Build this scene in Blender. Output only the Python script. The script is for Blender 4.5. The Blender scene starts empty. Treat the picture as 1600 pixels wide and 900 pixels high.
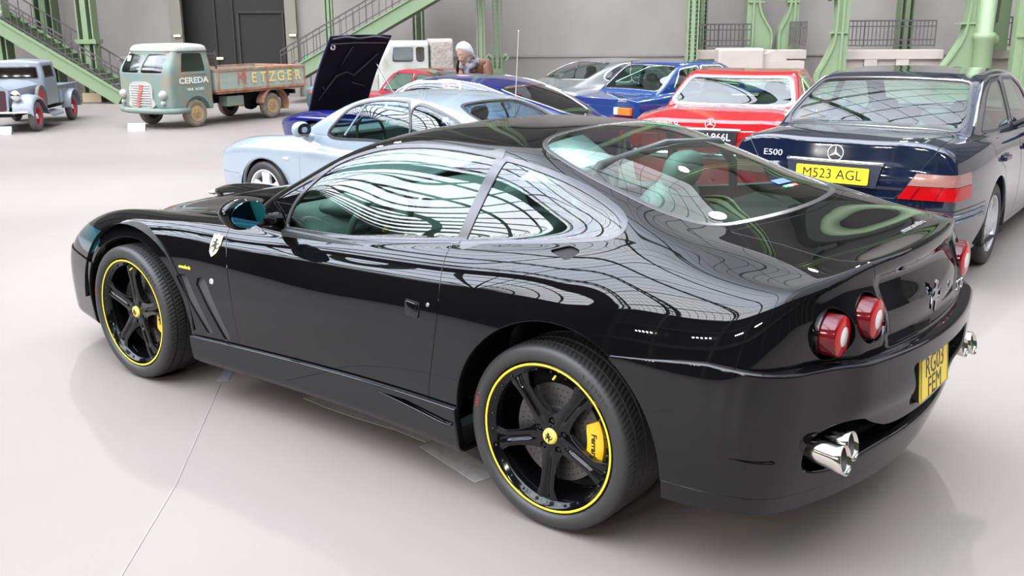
import bpy, bmesh, math, random
import numpy as np
from mathutils import Vector, Matrix

R_ = random.Random(7)
PI = math.pi
scn = bpy.context.scene
COL = scn.collection

# ------------------------------------------------------------------ camera
CAM_P = (-1.85034, 3.39914, 1.6998)
YAW, PITCH, ROLL, FPX = -0.89595, -0.2635, -0.00505, 1542.30668
def _cam_axes():
    cy, sy, cp, sp = math.cos(YAW), math.sin(YAW), math.cos(PITCH), math.sin(PITCH)
    f = Vector((cy*cp, sy*cp, sp)); r = f.cross(Vector((0, 0, 1))).normalized(); u = r.cross(f)
    cr, sr = math.cos(ROLL), math.sin(ROLL)
    return cr*r+sr*u, -sr*r+cr*u, f
_r, _u, _f = _cam_axes()
cam_data = bpy.data.cameras.new('camera')
cam = bpy.data.objects.new('camera', cam_data); COL.objects.link(cam)
cam.matrix_world = Matrix(((_r.x, _u.x, -_f.x, CAM_P[0]), (_r.y, _u.y, -_f.y, CAM_P[1]), (_r.z, _u.z, -_f.z, CAM_P[2]), (0, 0, 0, 1)))
cam_data.sensor_width = 36.0
cam_data.lens = FPX/1600*36.0
cam_data.clip_start = 0.05; cam_data.clip_end = 500
scn.camera = cam

# ------------------------------------------------------------------ world and exposure
scn.view_settings.view_transform = 'Standard'
scn.view_settings.look = 'None'
scn.view_settings.gamma = 1.0
scn.view_settings.use_curve_mapping = False
scn.view_settings.exposure = -0.28
SKY = 2.2; SKY_BRIGHT = 14.5
w = bpy.data.worlds.new('sky'); scn.world = w; w.use_nodes = True
nt = w.node_tree; nt.nodes.clear()
_o = nt.nodes.new('ShaderNodeOutputWorld'); _b = nt.nodes.new('ShaderNodeBackground')
_tc = nt.nodes.new('ShaderNodeTexCoord'); _nz = nt.nodes.new('ShaderNodeTexNoise'); _cr = nt.nodes.new('ShaderNodeValToRGB')
_nz.inputs['Scale'].default_value = 1.6; _nz.inputs['Detail'].default_value = 2
_cr.color_ramp.elements[0].position = .35; _cr.color_ramp.elements[0].color = (.78, .86, 1.0, 1)
_cr.color_ramp.elements[1].position = .65; _cr.color_ramp.elements[1].color = (.95, .97, 1.0, 1)
nt.links.new(_tc.outputs['Generated'], _nz.inputs['Vector']); nt.links.new(_nz.outputs['Fac'], _cr.inputs['Fac'])
nt.links.new(_cr.outputs['Color'], _b.inputs['Color'])
# bright overcast: the cloud is brightest towards the sun's side of the hall
_dp = nt.nodes.new('ShaderNodeVectorMath'); _dp.operation = 'DOT_PRODUCT'; _a = Vector((math.sin(YAW), -math.cos(YAW), 0)); _f2 = Vector((math.cos(YAW), math.sin(YAW), 0)); _sd = (-_a*.62-_f2*.30+Vector((0, 0, .70))).normalized(); _dp.inputs[1].default_value = _sd
_mr = nt.nodes.new('ShaderNodeMapRange'); _mr.interpolation_type = 'SMOOTHSTEP'
_mr.inputs['From Min'].default_value = .20; _mr.inputs['From Max'].default_value = 1.0; _mr.inputs['To Min'].default_value = SKY; _mr.inputs['To Max'].default_value = SKY_BRIGHT
nt.links.new(_tc.outputs['Generated'], _dp.inputs[0]); nt.links.new(_dp.outputs['Value'], _mr.inputs['Value']); nt.links.new(_mr.outputs['Result'], _b.inputs['Strength'])
nt.links.new(_b.outputs[0], _o.inputs[0])

# ------------------------------------------------------------------ helpers: frames and tags
# hall frame: a runs right along the back wall, b runs from the viewing spot towards the wall
EA = np.array([math.sin(-YAW)*1.0, math.cos(-YAW), 0.0]); EA = np.array([-math.sin(YAW)*-1.0, -math.cos(YAW), 0.0])
EB = np.array([math.cos(YAW), math.sin(YAW), 0.0])
EA = np.array([EB[1], -EB[0], 0.0])
E0 = np.array([CAM_P[0], CAM_P[1], 0.0])
HALL_ROT = math.atan2(EA[1], EA[0])
def hall(a, b, z=0.0):
    return tuple(E0 + EA*a + EB*b + np.array([0, 0, z]))
def empty(name, loc=(0, 0, 0), rz=0.0):
    o = bpy.data.objects.new(name, None); COL.objects.link(o); o.location = loc; o.rotation_euler = (0, 0, rz); o.empty_display_size = .1
    return o
def tag(o, label=None, cat=None, group=None, kind=None):
    if label: o['label'] = label
    if cat: o['category'] = cat
    if group: o['group'] = group
    if kind: o['kind'] = kind
    return o
def thing(name, label, cat, loc=(0, 0, 0), rz=0.0, group=None):
    return tag(empty(name, loc, rz), label, cat, group)
def copy_tree(o, parent=None):
    c = o.copy(); COL.objects.link(c); c.parent = parent
    for ch in [k for k in CHILDREN.get(o.name, [])]:
        copy_tree(ch, c)
    return c
CHILDREN = {}
def setparent(o, p):
    o.parent = p; CHILDREN.setdefault(p.name, []).append(o)

# floodlights fixed high on the gallery behind the parked cars (their housings are built with the hall)
FLOODS = [(-9.0, 21.0, 11.5), (-7.6, 21.0, 11.5), (7.5, 21.0, 11.5), (9.0, 21.0, 11.5)]
def add_floods():
    for a_, b_, z_ in FLOODS[1:3]:
        l = bpy.data.lights.new('floodlight_beam', 'SPOT'); l.energy = FLOOD_W; l.spot_size = math.radians(50); l.spot_blend = .6; l.shadow_soft_size = .22; l.color = (1, .97, .92)
        o = bpy.data.objects.new('floodlight_beam', l); COL.objects.link(o); p = Vector(hall(a_, b_-.3, z_)); o.location = p
        o.rotation_euler = (Vector((0.6, 0.3, 0))-p).to_track_quat('-Z', 'Y').to_euler()
FLOOD_W = 2600
add_floods()

# ------------------------------------------------------------------ materials
MATS = {}
def mat(name, col, rough=.5, metal=0.0, coat=0.0, spec=.5, emit=None, es=0.0, noise=None, bump=None, ior=1.5, coat_rough=.03):
    if name in MATS: return MATS[name]
    m = bpy.data.materials.new(name); m.use_nodes = True
    n = m.node_tree; b = n.nodes['Principled BSDF']
    b.inputs['Base Color'].default_value = (*col, 1); b.inputs['Roughness'].default_value = rough
    b.inputs['Metallic'].default_value = metal; b.inputs['Coat Weight'].default_value = coat; b.inputs['Coat Roughness'].default_value = coat_rough
    b.inputs['Specular IOR Level'].default_value = spec; b.inputs['IOR'].default_value = ior
    if emit: b.inputs['Emission Color'].default_value = (*emit, 1); b.inputs['Emission Strength'].default_value = es
    if noise:   # (scale, colour2, contrast lo, hi, detail)
        sc, c2, lo, hi = noise[:4]
        tc = n.nodes.new('ShaderNodeTexCoord'); nz = n.nodes.new('ShaderNodeTexNoise'); cr = n.nodes.new('ShaderNodeValToRGB')
        nz.inputs['Scale'].default_value = sc; nz.inputs['Detail'].default_value = noise[4] if len(noise) > 4 else 5
        cr.color_ramp.elements[0].position = lo; cr.color_ramp.elements[1].position = hi
        cr.color_ramp.elements[0].color = (*col, 1); cr.color_ramp.elements[1].color = (*c2, 1)
        n.links.new(tc.outputs['Object'], nz.inputs['Vector']); n.links.new(nz.outputs['Fac'], cr.inputs['Fac']); n.links.new(cr.outputs['Color'], b.inputs['Base Color'])
    if bump:
        sc, st, dist = bump
        tc = n.nodes.new('ShaderNodeTexCoord'); nz = n.nodes.new('ShaderNodeTexNoise'); bp = n.nodes.new('ShaderNodeBump')
        nz.inputs['Scale'].default_value = sc; nz.inputs['Detail'].default_value = 3; bp.inputs['Strength'].default_value = st; bp.inputs['Distance'].default_value = dist
        n.links.new(tc.outputs['Object'], nz.inputs['Vector']); n.links.new(nz.outputs['Fac'], bp.inputs['Height']); n.links.new(bp.outputs[0], b.inputs['Normal'])
    MATS[name] = m
    return m
def glass(name, tint, ior=1.55, rough=0.0):
    if name in MATS: return MATS[name]
    m = bpy.data.materials.new(name); m.use_nodes = True; n = m.node_tree; n.nodes.clear()
    out = n.nodes.new('ShaderNodeOutputMaterial'); mix = n.nodes.new('ShaderNodeMixShader'); fr = n.nodes.new('ShaderNodeFresnel')
    tr = n.nodes.new('ShaderNodeBsdfTransparent'); gl = n.nodes.new('ShaderNodeBsdfGlossy')
    geo = n.nodes.new('ShaderNodeNewGeometry')
    fr.inputs['IOR'].default_value = ior; tr.inputs['Color'].default_value = (*tint, 1); gl.inputs['Roughness'].default_value = rough
    mul = n.nodes.new('ShaderNodeMath'); mul.operation = 'MULTIPLY_ADD'; mul.inputs[1].default_value = 1.9; mul.inputs[2].default_value = 0.0; mul.use_clamp = True
    # both faces of a pane mirror alike: undo the inside/outside swap of the Fresnel node on back faces
    inv = n.nodes.new('ShaderNodeMath'); inv.operation = 'DIVIDE'; inv.inputs[0].default_value = 1.0; inv.inputs[1].default_value = ior
    mx = n.nodes.new('ShaderNodeMix'); mx.data_type = 'FLOAT'
    mx.inputs[2].default_value = ior; mx.inputs[3].default_value = 1.0/ior
    n.links.new(geo.outputs['Backfacing'], mx.inputs[0]); n.links.new(mx.outputs[0], fr.inputs['IOR'])
    n.links.new(fr.outputs[0], mul.inputs[0]); n.links.new(mul.outputs[0], mix.inputs[0]); n.links.new(tr.outputs[0], mix.inputs[1]); n.links.new(gl.outputs[0], mix.inputs[2])
    n.links.new(mix.outputs[0], out.inputs[0])
    MATS[name] = m
    return m

# ------------------------------------------------------------------ mesh helpers
def mk(name, V, F, m=None, parent=None, smooth=True, N=None, loc=None, rot=None):
    me = bpy.data.meshes.new(name)
    V = [tuple(map(float, v)) for v in V]; F = [tuple(map(int, f)) for f in F]
    me.from_pydata(V, [], F)
    if smooth: me.polygons.foreach_set('use_smooth', [True]*len(me.polygons))
    if m: me.materials.append(m)
    me.update()
    if N is not None:
        me.normals_split_custom_set_from_vertices([tuple(map(float, v)) for v in N])
    o = bpy.data.objects.new(name, me); COL.objects.link(o)
    if loc is not None: o.location = loc
    if rot is not None: o.rotation_euler = rot
    if parent is not None: setparent(o, parent)
    return o
class MB:
    """collects simple solids and links them as one mesh object"""
    def __init__(s): s.V = []; s.F = []
    def add(s, V, F):
        k = len(s.V); s.V += [tuple(v) for v in V]; s.F += [tuple(i+k for i in f) for f in F]; return s
    def box(s, c, d, rz=0.0, rx=0.0, ry=0.0):
        x, y, z = d[0]/2, d[1]/2, d[2]/2
        M = Matrix.Translation(c) @ Matrix.Rotation(rz, 4, 'Z') @ Matrix.Rotation(ry, 4, 'Y') @ Matrix.Rotation(rx, 4, 'X')
        P = [M @ Vector(q) for q in ((-x, -y, -z), (x, -y, -z), (x, y, -z), (-x, y, -z), (-x, -y, z), (x, -y, z), (x, y, z), (-x, y, z))]
        return s.add(P, [(0, 3, 2, 1), (4, 5, 6, 7), (0, 1, 5, 4), (1, 2, 6, 5), (2, 3, 7, 6), (3, 0, 4, 7)])
    def bar(s, a, b, w, h=None):
        """square bar from a to b"""
        a, b = Vector(a), Vector(b); h = h or w; d = (b-a)
        if d.length < 1e-6: return s
        d.normalize(); up = Vector((0, 0, 1)) if abs(d.z) < .95 else Vector((1, 0, 0))
        r = d.cross(up).normalized(); u = r.cross(d)
        P = [p + r*sx*w/2 + u*sy*h/2 for p in (a, b) for sx, sy in ((-1, -1), (1, -1), (1, 1), (-1, 1))]
        return s.add(P, [(0, 1, 2, 3), (7, 6, 5, 4), (0, 4, 5, 1), (1, 5, 6, 2), (2, 6, 7, 3), (3, 7, 4, 0)])
    def tube(s, pts, r, n=8, cap=True, closed=False):
        pts = [Vector(p) for p in pts]; m = len(pts); rs = r if hasattr(r, '__len__') else [r]*m
        rings = []; prev = None
        for i, p in enumerate(pts):
            if closed: d = pts[(i+1) % m]-pts[(i-1) % m]
            else: d = pts[min(i+1, m-1)]-pts[max(i-1, 0)]
            d.normalize()
            if prev is None:
                up = Vector((0, 0, 1)) if abs(d.z) < .9 else Vector((1, 0, 0)); a = d.cross(up).normalized()
            else:
                a = (prev - d*prev.dot(d)).normalized()
            prev = a; b = d.cross(a)
            rings.append([p + (a*math.cos(2*PI*k/n)+b*math.sin(2*PI*k/n))*rs[i] for k in range(n)])
        V = [v for q in rings for v in q]; F = []
        for i in range(m if closed else m-1):
            j = (i+1) % m
            for k in range(n): F.append((i*n+k, i*n+(k+1) % n, j*n+(k+1) % n, j*n+k))
        if cap and not closed: F += [tuple(range(n-1, -1, -1)), tuple((m-1)*n+k for k in range(n))]
        return s.add(V, F)
    def lathe(s, prof, n=32, axis='y', c=(0, 0, 0), close=False):
        """prof: list of (radius, height along axis)"""
        V = []; F = []; m = len(prof)
        for i in range(n):
            t = 2*PI*i/n; ct, st = math.cos(t), math.sin(t)
            for r, h in prof:
                if axis == 'y': q = (r*ct, h, r*st)
                elif axis == 'x': q = (h, r*ct, r*st)
                else: q = (r*ct, r*st, h)
                V.append((q[0]+c[0], q[1]+c[1], q[2]+c[2]))
        for i in range(n):
            j = (i+1) % n
            for k in range(m-1): F.append((i*m+k, j*m+k, j*m+k+1, i*m+k+1))
            if close: F.append((i*m+m-1, j*m+m-1, j*m, i*m))
        return s.add(V, F)
    def prism(s, poly, M, h):
        """poly in local xy, extruded along local z from 0 to h, placed by matrix M"""
        n = len(poly)
        V = [M @ Vector((x, y, 0)) for x, y in poly]+[M @ Vector((x, y, h)) for x, y in poly]
        F = [tuple(range(n-1, -1, -1)), tuple(range(n, 2*n))]+[(i, (i+1) % n, n+(i+1) % n, n+i) for i in range(n)]
        return s.add(V, F)
    def build(s, name, m=None, parent=None, smooth=False, loc=None, rot=None, fix=True, bevel=0.0, auto=None):
        me = bpy.data.meshes.new(name)
        me.from_pydata([tuple(map(float, v)) for v in s.V], [], s.F)
        if fix:
            bm = bmesh.new(); bm.from_mesh(me); bmesh.ops.remove_doubles(bm, verts=bm.verts, dist=1e-6)
            bmesh.ops.recalc_face_normals(bm, faces=bm.faces)
            bm.to_mesh(me); bm.free()
        if m: me.materials.append(m)
        if smooth or auto: me.polygons.foreach_set('use_smooth', [True]*len(me.polygons))
        me.update()
        o = bpy.data.objects.new(name, me); COL.objects.link(o)
        if auto: me.set_sharp_from_angle(angle=math.radians(auto))
        if bevel:
            md = o.modifiers.new('b', 'BEVEL'); md.width = bevel; md.segments = 2; md.limit_method = 'ANGLE'
        if loc is not None: o.location = loc
        if rot is not None: o.rotation_euler = rot
        if parent is not None: setparent(o, parent)
        return o
def text_obj(name, s, size, m, M, parent=None, depth=.001, sx=1.0, align='CENTER', shear=0.0, bold=0.0):
    cu = bpy.data.curves.new(name, 'FONT'); cu.body = s; cu.size = size; cu.extrude = depth; cu.align_x = align; cu.align_y = 'CENTER'; cu.shear = shear; cu.offset = bold
    cu.resolution_u = 3
    tmp = bpy.data.objects.new(name, cu); COL.objects.link(tmp)
    dg = bpy.context.evaluated_depsgraph_get(); me = bpy.data.meshes.new_from_object(tmp.evaluated_get(dg))
    bpy.data.objects.remove(tmp); me.materials.clear(); me.materials.append(m)
    o = bpy.data.objects.new(name, me); COL.objects.link(o)
    o.matrix_world = M @ Matrix.Diagonal((sx, 1, 1, 1))
    if parent is not None: setparent(o, parent)
    return o
def frame(o, x, y):
    """matrix with origin o, local x along x, local y along y"""
    x = Vector(x).normalized(); z = x.cross(Vector(y)).normalized(); y = z.cross(x)
    return Matrix(((x.x, y.x, z.x, o[0]), (x.y, y.y, z.y, o[1]), (x.z, y.z, z.z, o[2]), (0, 0, 0, 1)))

# ------------------------------------------------------------------ smooth body surfaces
def sbasis(kn, x):
    """natural cubic spline as a matrix of weights on the knot values"""
    kn = np.asarray(kn, float); n = len(kn); x = np.clip(np.asarray(x, float), kn[0], kn[-1])
    h = np.diff(kn); A = np.zeros((n, n)); B = np.zeros((n, n)); A[0, 0] = A[-1, -1] = 1
    for i in range(1, n-1):
        A[i, i-1] = h[i-1]; A[i, i] = 2*(h[i-1]+h[i]); A[i, i+1] = h[i]
        B[i, i-1] = 6/h[i-1]; B[i, i+1] = 6/h[i]; B[i, i] = -6/h[i-1]-6/h[i]
    S = np.linalg.solve(A, B)
    k = np.clip(np.searchsorted(kn, x)-1, 0, n-2); hk = h[k]; a = (kn[k+1]-x)/hk; b = 1-a
    I = np.eye(n)
    return a[:, None]*I[k]+b[:, None]*I[k+1]+((a**3-a)*hk**2/6)[:, None]*S[k]+((b**3-b)*hk**2/6)[:, None]*S[k+1]
class Tab:
    def __init__(s, rows, cols):
        """rows: {x: [values at cols]}"""
        s.x = sorted(rows); s.c = cols; s.T = np.array([rows[k] for k in s.x], float)
    def __call__(s, x, c):
        return np.einsum('ij,ij->i', sbasis(s.x, x) @ s.T, sbasis(s.c, c))
class Cur:
    def __init__(s, pts): s.x = [p[0] for p in pts]; s.v = np.array([p[1] for p in pts], float)
    def __call__(s, x): return sbasis(s.x, x) @ s.v
def smax(a, b, k):
    h = np.maximum(k-np.abs(a-b), 0)/k
    return np.maximum(a, b)+h*h*h*k/6
def smin(a, b, k): return -smax(-a, -b, k)
def sstep(a, b, x):
    t = np.clip((x-a)/(b-a), 0, 1); return t*t*t*(t*(6*t-15)+10)
class Surf:
    def __init__(s, V, N, F): s.V = np.asarray(V, float); s.N = np.asarray(N, float); s.F = F
    def copy(s): return Surf(s.V.copy(), s.N.copy(), list(s.F))
def shoot(Fn, rows, nv, zc, hw, hh, tmax=1.9, pw=.62):
    """rows: (x origin, x target, scale); returns a closed smooth surface of the implicit Fn"""
    th = np.arange(nv)/nv*2*PI
    cy = np.sign(np.cos(th))*np.abs(np.cos(th))**pw*hw; cz = np.sign(np.sin(th))*np.abs(np.sin(th))**pw*hh
    O = []; D = []
    for xo, xt, sc in rows:
        o = np.tile([xo, 0, zc(xo)], (nv, 1)); d = np.stack([np.full(nv, xt-xo), cy*sc, cz*sc], 1)
        O.append(o); D.append(d)
    O = np.concatenate(O); D = np.concatenate(D); L = np.linalg.norm(D, axis=1, keepdims=True); D = D/L
    lo = np.zeros(len(O)); hi = np.full(len(O), tmax)
    for _ in range(26):
        m = (lo+hi)/2; v = Fn(O+D*m[:, None]); ins = v < 0
        lo = np.where(ins, m, lo); hi = np.where(ins, hi, m)
    P = O+D*lo[:, None]
    N = grad(Fn, P)
    n = len(rows); F = []
    for i in range(n-1):
        for k in range(nv):
            F.append((i*nv+k, i*nv+(k+1) % nv, (i+1)*nv+(k+1) % nv, (i+1)*nv+k))
    F.append(tuple(range(nv-1, -1, -1))); F.append(tuple((n-1)*nv+k for k in range(nv)))
    # orientation check
    f = F[len(F)//2]; nn = np.cross(P[f[1]]-P[f[0]], P[f[2]]-P[f[0]])
    if nn @ N[f[0]] < 0: F = [tuple(reversed(q)) for q in F]
    return Surf(P, N, F)
def grad(Fn, P, e=1.5e-3):
    G = np.stack([Fn(P+np.eye(3)[i]*e)-Fn(P-np.eye(3)[i]*e) for i in range(3)], 1)
    return G/np.maximum(np.linalg.norm(G, axis=1, keepdims=True), 1e-9)
def split(S, g, eps=2e-4):
    """cut the surface along g = 0, returns (inside g<0, outside g>0)"""
    g = np.where(np.abs(g) < eps, 0, g); gl = g.tolist()
    if not (g < 0).any(): return Surf(S.V[:0], S.N[:0], []), S
    if not (g > 0).any(): return S, Surf(S.V[:0], S.N[:0], [])
    neg = []; pos = []; newV = []; newN = []; cache = {}; n0 = len(S.V); V = S.V; N = S.N
    def cutv(i, j):
        key = (i, j) if i < j else (j, i)
        k = cache.get(key)
        if k is None:
            t = gl[i]/(gl[i]-gl[j]); newV.append(V[i]*(1-t)+V[j]*t); q = N[i]*(1-t)+N[j]*t; newN.append(q/max(np.linalg.norm(q), 1e-9))
            k = cache[key] = n0+len(newV)-1
        return k
    for f in S.F:
        a = [gl[i] for i in f]; mn = min(a); mx = max(a)
        if mn >= 0: pos.append(f)
        elif mx <= 0: neg.append(f)
        else:
            pn = []; pp = []; m = len(f)
            for q in range(m):
                i = f[q]; j = f[(q+1) % m]; gi = gl[i]; gj = gl[j]
                if gi <= 0: pn.append(i)
                if gi >= 0: pp.append(i)
                if gi*gj < 0: c = cutv(i, j); pn.append(c); pp.append(c)
            if len(pn) > 2: neg.append(tuple(pn))
            if len(pp) > 2: pos.append(tuple(pp))
    V2 = np.vstack([V, np.array(newV).reshape(-1, 3)]); N2 = np.vstack([N, np.array(newN).reshape(-1, 3)])
    return compact(V2, N2, neg), compact(V2, N2, pos)
def compact(V, N, F):
    if not F: return Surf(V[:0], N[:0], [])
    idx = np.unique(np.fromiter((i for f in F for i in f), int)); mp = np.full(len(V), -1); mp[idx] = np.arange(len(idx)); ml = mp.tolist()
    return Surf(V[idx], N[idx], [tuple(ml[i] for i in f) for f in F])
def rim(S, depth, bev=.0012, inward=None):
    """turn every open edge of the surface inwards with a small rolled edge"""
    cnt = {}
    for f in S.F:
        m = len(f)
        for q in range(m):
            i, j = f[q], f[(q+1) % m]; cnt[(i, j)] = 1
    B = [(i, j) for (i, j) in cnt if (j, i) not in cnt]
    if not B: return S
    d = {}
    for i, j in B:
        e = S.V[j]-S.V[i]; l = np.linalg.norm(e)
        if l < 1e-7: continue
        b = np.cross(e/l, (S.N[i]+S.N[j])/2)*l
        for k in (i, j): d[k] = d.get(k, 0)+b
    ids = sorted(set(k for e in B for k in e)); n0 = len(S.V); mp = {k: q for q, k in enumerate(ids)}
    dv = np.array([d.get(k, np.zeros(3)) for k in ids]); dv = dv/np.maximum(np.linalg.norm(dv, axis=1, keepdims=True), 1e-9)
    P = S.V[ids]; Nn = S.N[ids]; c = len(ids)
    A1 = P+dv*bev-Nn*bev; N1 = dv*.8+Nn*.2
    A2 = P+dv*bev-Nn*depth if inward is None else A1+np.asarray(inward)*depth
    V = np.vstack([S.V, A1, A2]); N = np.vstack([S.N, N1, dv]); F = list(S.F)
    for i, j in B:
        a, b = mp[i], mp[j]
        F.append((j, i, n0+a, n0+b)); F.append((n0+b, n0+a, n0+c+a, n0+c+b))
    return Surf(V, N, F)
def offset(S, d): return Surf(S.V+S.N*(np.asarray(d)[:, None] if hasattr(d, '__len__') else d), S.N, list(S.F))
def link(S, name, m, parent):
    return mk(name, S.V, S.F, m, parent, True, S.N)
def dense(poly, n=8, closed=True):
    """smooth closed outline through the points (Catmull-Rom)"""
    P = np.array(poly, float); m = len(P); out = []
    for i in range(m if closed else m-1):
        p0, p1, p2, p3 = (P[(i-1) % m], P[i], P[(i+1) % m], P[(i+2) % m]) if closed else (P[max(i-1, 0)], P[i], P[i+1], P[min(i+2, m-1)])
        for k in range(n):
            t = k/n; out.append(.5*((2*p1)+(-p0+p2)*t+(2*p0-5*p1+4*p2-p3)*t*t+(-p0+3*p1-3*p2+p3)*t**3))
    return np.array(out)
def sround(poly, r, n=4):
    """closed outline with corners rounded by radius r"""
    P = np.array(poly, float); m = len(P); out = []
    for i in range(m):
        a, b, c = P[i-1], P[i], P[(i+1) % m]; u = a-b; v = c-b; lu, lv = np.linalg.norm(u), np.linalg.norm(v); q = min(r, lu*.45, lv*.45)
        s, e = b+u/lu*q, b+v/lv*q
        for k in range(n+1):
            t = k/n; out.append((1-t)**2*s+2*t*(1-t)*b+t*t*e)
    return np.array(out)
def sdist(x, y, poly, mask=None):
    """signed distance to a closed outline, negative inside; far value outside the mask"""
    P = np.asarray(poly, float); n = len(x); out = np.full(n, 1.0)
    if mask is None: mask = np.ones(n, bool)
    mask = mask & (x > P[:, 0].min()-.06) & (x < P[:, 0].max()+.06) & (y > P[:, 1].min()-.06) & (y < P[:, 1].max()+.06)
    if not mask.any(): return out
    q = np.stack([x[mask], y[mask]], 1); best = np.full(len(q), 1e9); ins = np.zeros(len(q), bool); m = len(P)
    for i in range(m):
        a, b = P[i], P[(i+1) % m]; e = b-a; L = e @ e
        if L < 1e-14: continue
        t = np.clip(((q-a) @ e)/L, 0, 1); dd = q-(a+t[:, None]*e); best = np.minimum(best, (dd*dd).sum(1))
        c = ((a[1] > q[:, 1]) != (b[1] > q[:, 1]))
        with np.errstate(divide='ignore', invalid='ignore'):
            xx = (b[0]-a[0])*(q[:, 1]-a[1])/(b[1]-a[1])+a[0]
        ins ^= c & (q[:, 0] < xx)
    r = np.sqrt(best); out[mask] = np.where(ins, -r, r)
    return out

# =================================================================== the hall
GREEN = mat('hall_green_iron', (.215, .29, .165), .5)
GREEND = mat('hall_green_shaded_iron', (.115, .16, .085), .55)  # the green iron again, its shaded side put into the colour
WALLM = mat('canvas_grey_wall', (.255, .232, .21), .8, noise=(1.2, (.285, .262, .24), .3, .7))
STONE = mat('pale_stone', (.40, .345, .30), .7, noise=(3.0, (.44, .39, .35), .3, .7))
IRON = mat('dark_railing_iron', (.10, .085, .09), .5, metal=.3)
DOORD = mat('dark_timber_door', (.012, .010, .008), .6)
FLOORM = mat('hall_floor_carpet', (.212, .182, .164), .50, noise=(.35, (.242, .211, .193), .35, .65, 3), bump=(420, .25, .002), spec=.35)
def hbox(b_, a, d, z, da, dd, dz):
    b_.box(hall(a, d, z), (da, dd, dz), rz=HALL_ROT); return b_
def hpt(a, d, z): return Vector(hall(a, d, z))
b = MB(); hbox(b, 9, 5, -.05, 99, 39, .1); o = b.build('floor', FLOORM); o['kind'] = 'structure'
# end bounds: b = +24 back wall, b = -25 wall behind the viewer, a = +-58 ends
BW = 24.0
b = MB()
for a0, a1 in ((-40.4, -7.85), (-5.15, 58)): hbox(b, (a0+a1)/2, BW+.2, 2.75, a1-a0, .4, 5.5)
hbox(b, -6.5, BW+.2, 5.15, 2.7, .4, .7)
o = b.build('wall_back', WALLM); o['kind'] = 'structure'
b = MB(); hbox(b, 8.8, BW+.6, 10.8, 98.4, .4, 10.8); o = b.build('wall_back_upper', mat('upper_gallery_wall', (.075, .068, .058), .8)); o['kind'] = 'structure'
b = MB(); hbox(b, 8.8, BW+.1, 5.75, 98.4, 1.2, .5)
for k in range(-4, 7):
    hbox(b, k*9.4+1.5, BW+.1, 10.8, .6, .7, 10.6)
    for t in range(12):
        u0, u1 = PI*t/12, PI*(t+1)/12; b.bar(hpt(k*9.4+6.2+4.3*math.cos(u0), BW+.1, 9+4.0*math.sin(u0)), hpt(k*9.4+6.2+4.3*math.cos(u1), BW+.1, 9+4.0*math.sin(u1)), .3)
o = b.build('wall_back_arcade', mat('arcade_dark_iron', (.055, .062, .045), .6)); o['kind'] = 'structure'
b = MB(); hbox(b, 9, -14.2, 8.5, 98.6, .4, 17.0); o = b.build('wall_front', mat('far_wall', (.03, .028, .026), .8)); o['kind'] = 'structure'
for s, nm in ((-1, 'left'), (1, 'right')):
    b = MB(); hbox(b, -40.2 if s < 0 else 58.2, 5, 8.1, .4, 39, 16.2); o = b.build('wall_'+nm, mat('far_wall', (.03, .028, .026), .8)); o['kind'] = 'structure'
b = MB(); hbox(b, 11, BW-.03, .91, 25, .06, .05); hbox(b, 11, BW-.02, .45, 25, .03, .86); o = b.build('trim_1', mat('dado_grey', (.225, .208, .186), .8)); o['kind'] = 'structure'
b = MB(); hbox(b, -7.82, BW-.05, 2.4, .26, .14, 4.8); hbox(b, -5.14, BW-.05, 2.4, .26, .14, 4.8); o = b.build('trim_2', mat('door_pilaster', (.22, .20, .17), .8)); o['kind'] = 'structure'
d = MB(); hbox(d, -6.5, BW+.46, 2.45, 2.9, .10, 5.0); dr = d.build('door_1', DOORD); dr['kind'] = 'structure'
d = MB()
for aa in (-7.05, -6.62): hbox(d, aa, BW+.39, 2.4, .03, .05, 4.8)
for aa, ww in ((-5.95, 1.15),): 
    hbox(d, aa, BW+.39, 1.95, ww, .05, .05); hbox(d, aa-.55, BW+.39, 1.0, .05, .05, 1.9); hbox(d, aa+.52, BW+.39, 1.0, .05, .05, 1.9)
d.build('door_panel', mat('door_rail', (.026, .023, .02), .5), dr)
d = MB()
for aa in (-7.3, -6.1): hbox(d, aa, BW+.39, 3.4, .9, .06, 1.4)
d.build('door_upper_panel', mat('door_upper', (.04, .036, .03), .5), dr)

# ---- glazed vault: arches, purlins and glazing bars
SPR = 16.0; RAD = 19.2; VC = 5.0
def arc(a, t, r=RAD): return hpt(a, VC+r*math.cos(t), SPR+r*.72*math.sin(t))
b = MB()
for i in range(-4, 7):
    a = i*9.4+1.5
    pts = [arc(a, PI*k/28) for k in range(29)]; pin = [arc(a, PI*k/28, RAD-1.1) for k in range(29)]
    for k in range(28):
        b.bar(pts[k], pts[k+1], .34); b.bar(pin[k], pin[k+1], .26); b.bar(pts[k], pin[k+1], .10); b.bar(pin[k], pts[k+1], .10)
o = b.build('ceiling_arches', GREEND); o['kind'] = 'structure'
b = MB()
for k in range(1, 28):
    p0, p1 = arc(-40, PI*k/28), arc(58, PI*k/28); b.bar(p0, p1, .09 if k % 4 else .30)
for i in range(-33, 49):
    a = i*1.2
    pts = [arc(a, PI*k/20, RAD+.1) for k in range(21)]
    for k in range(20): b.bar(pts[k], pts[k+1], .04)
o = b.build('ceiling_glazing_bars', mat('glazing_bar', (.30, .33, .30), .5)); o['kind'] = 'structure'
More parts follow.
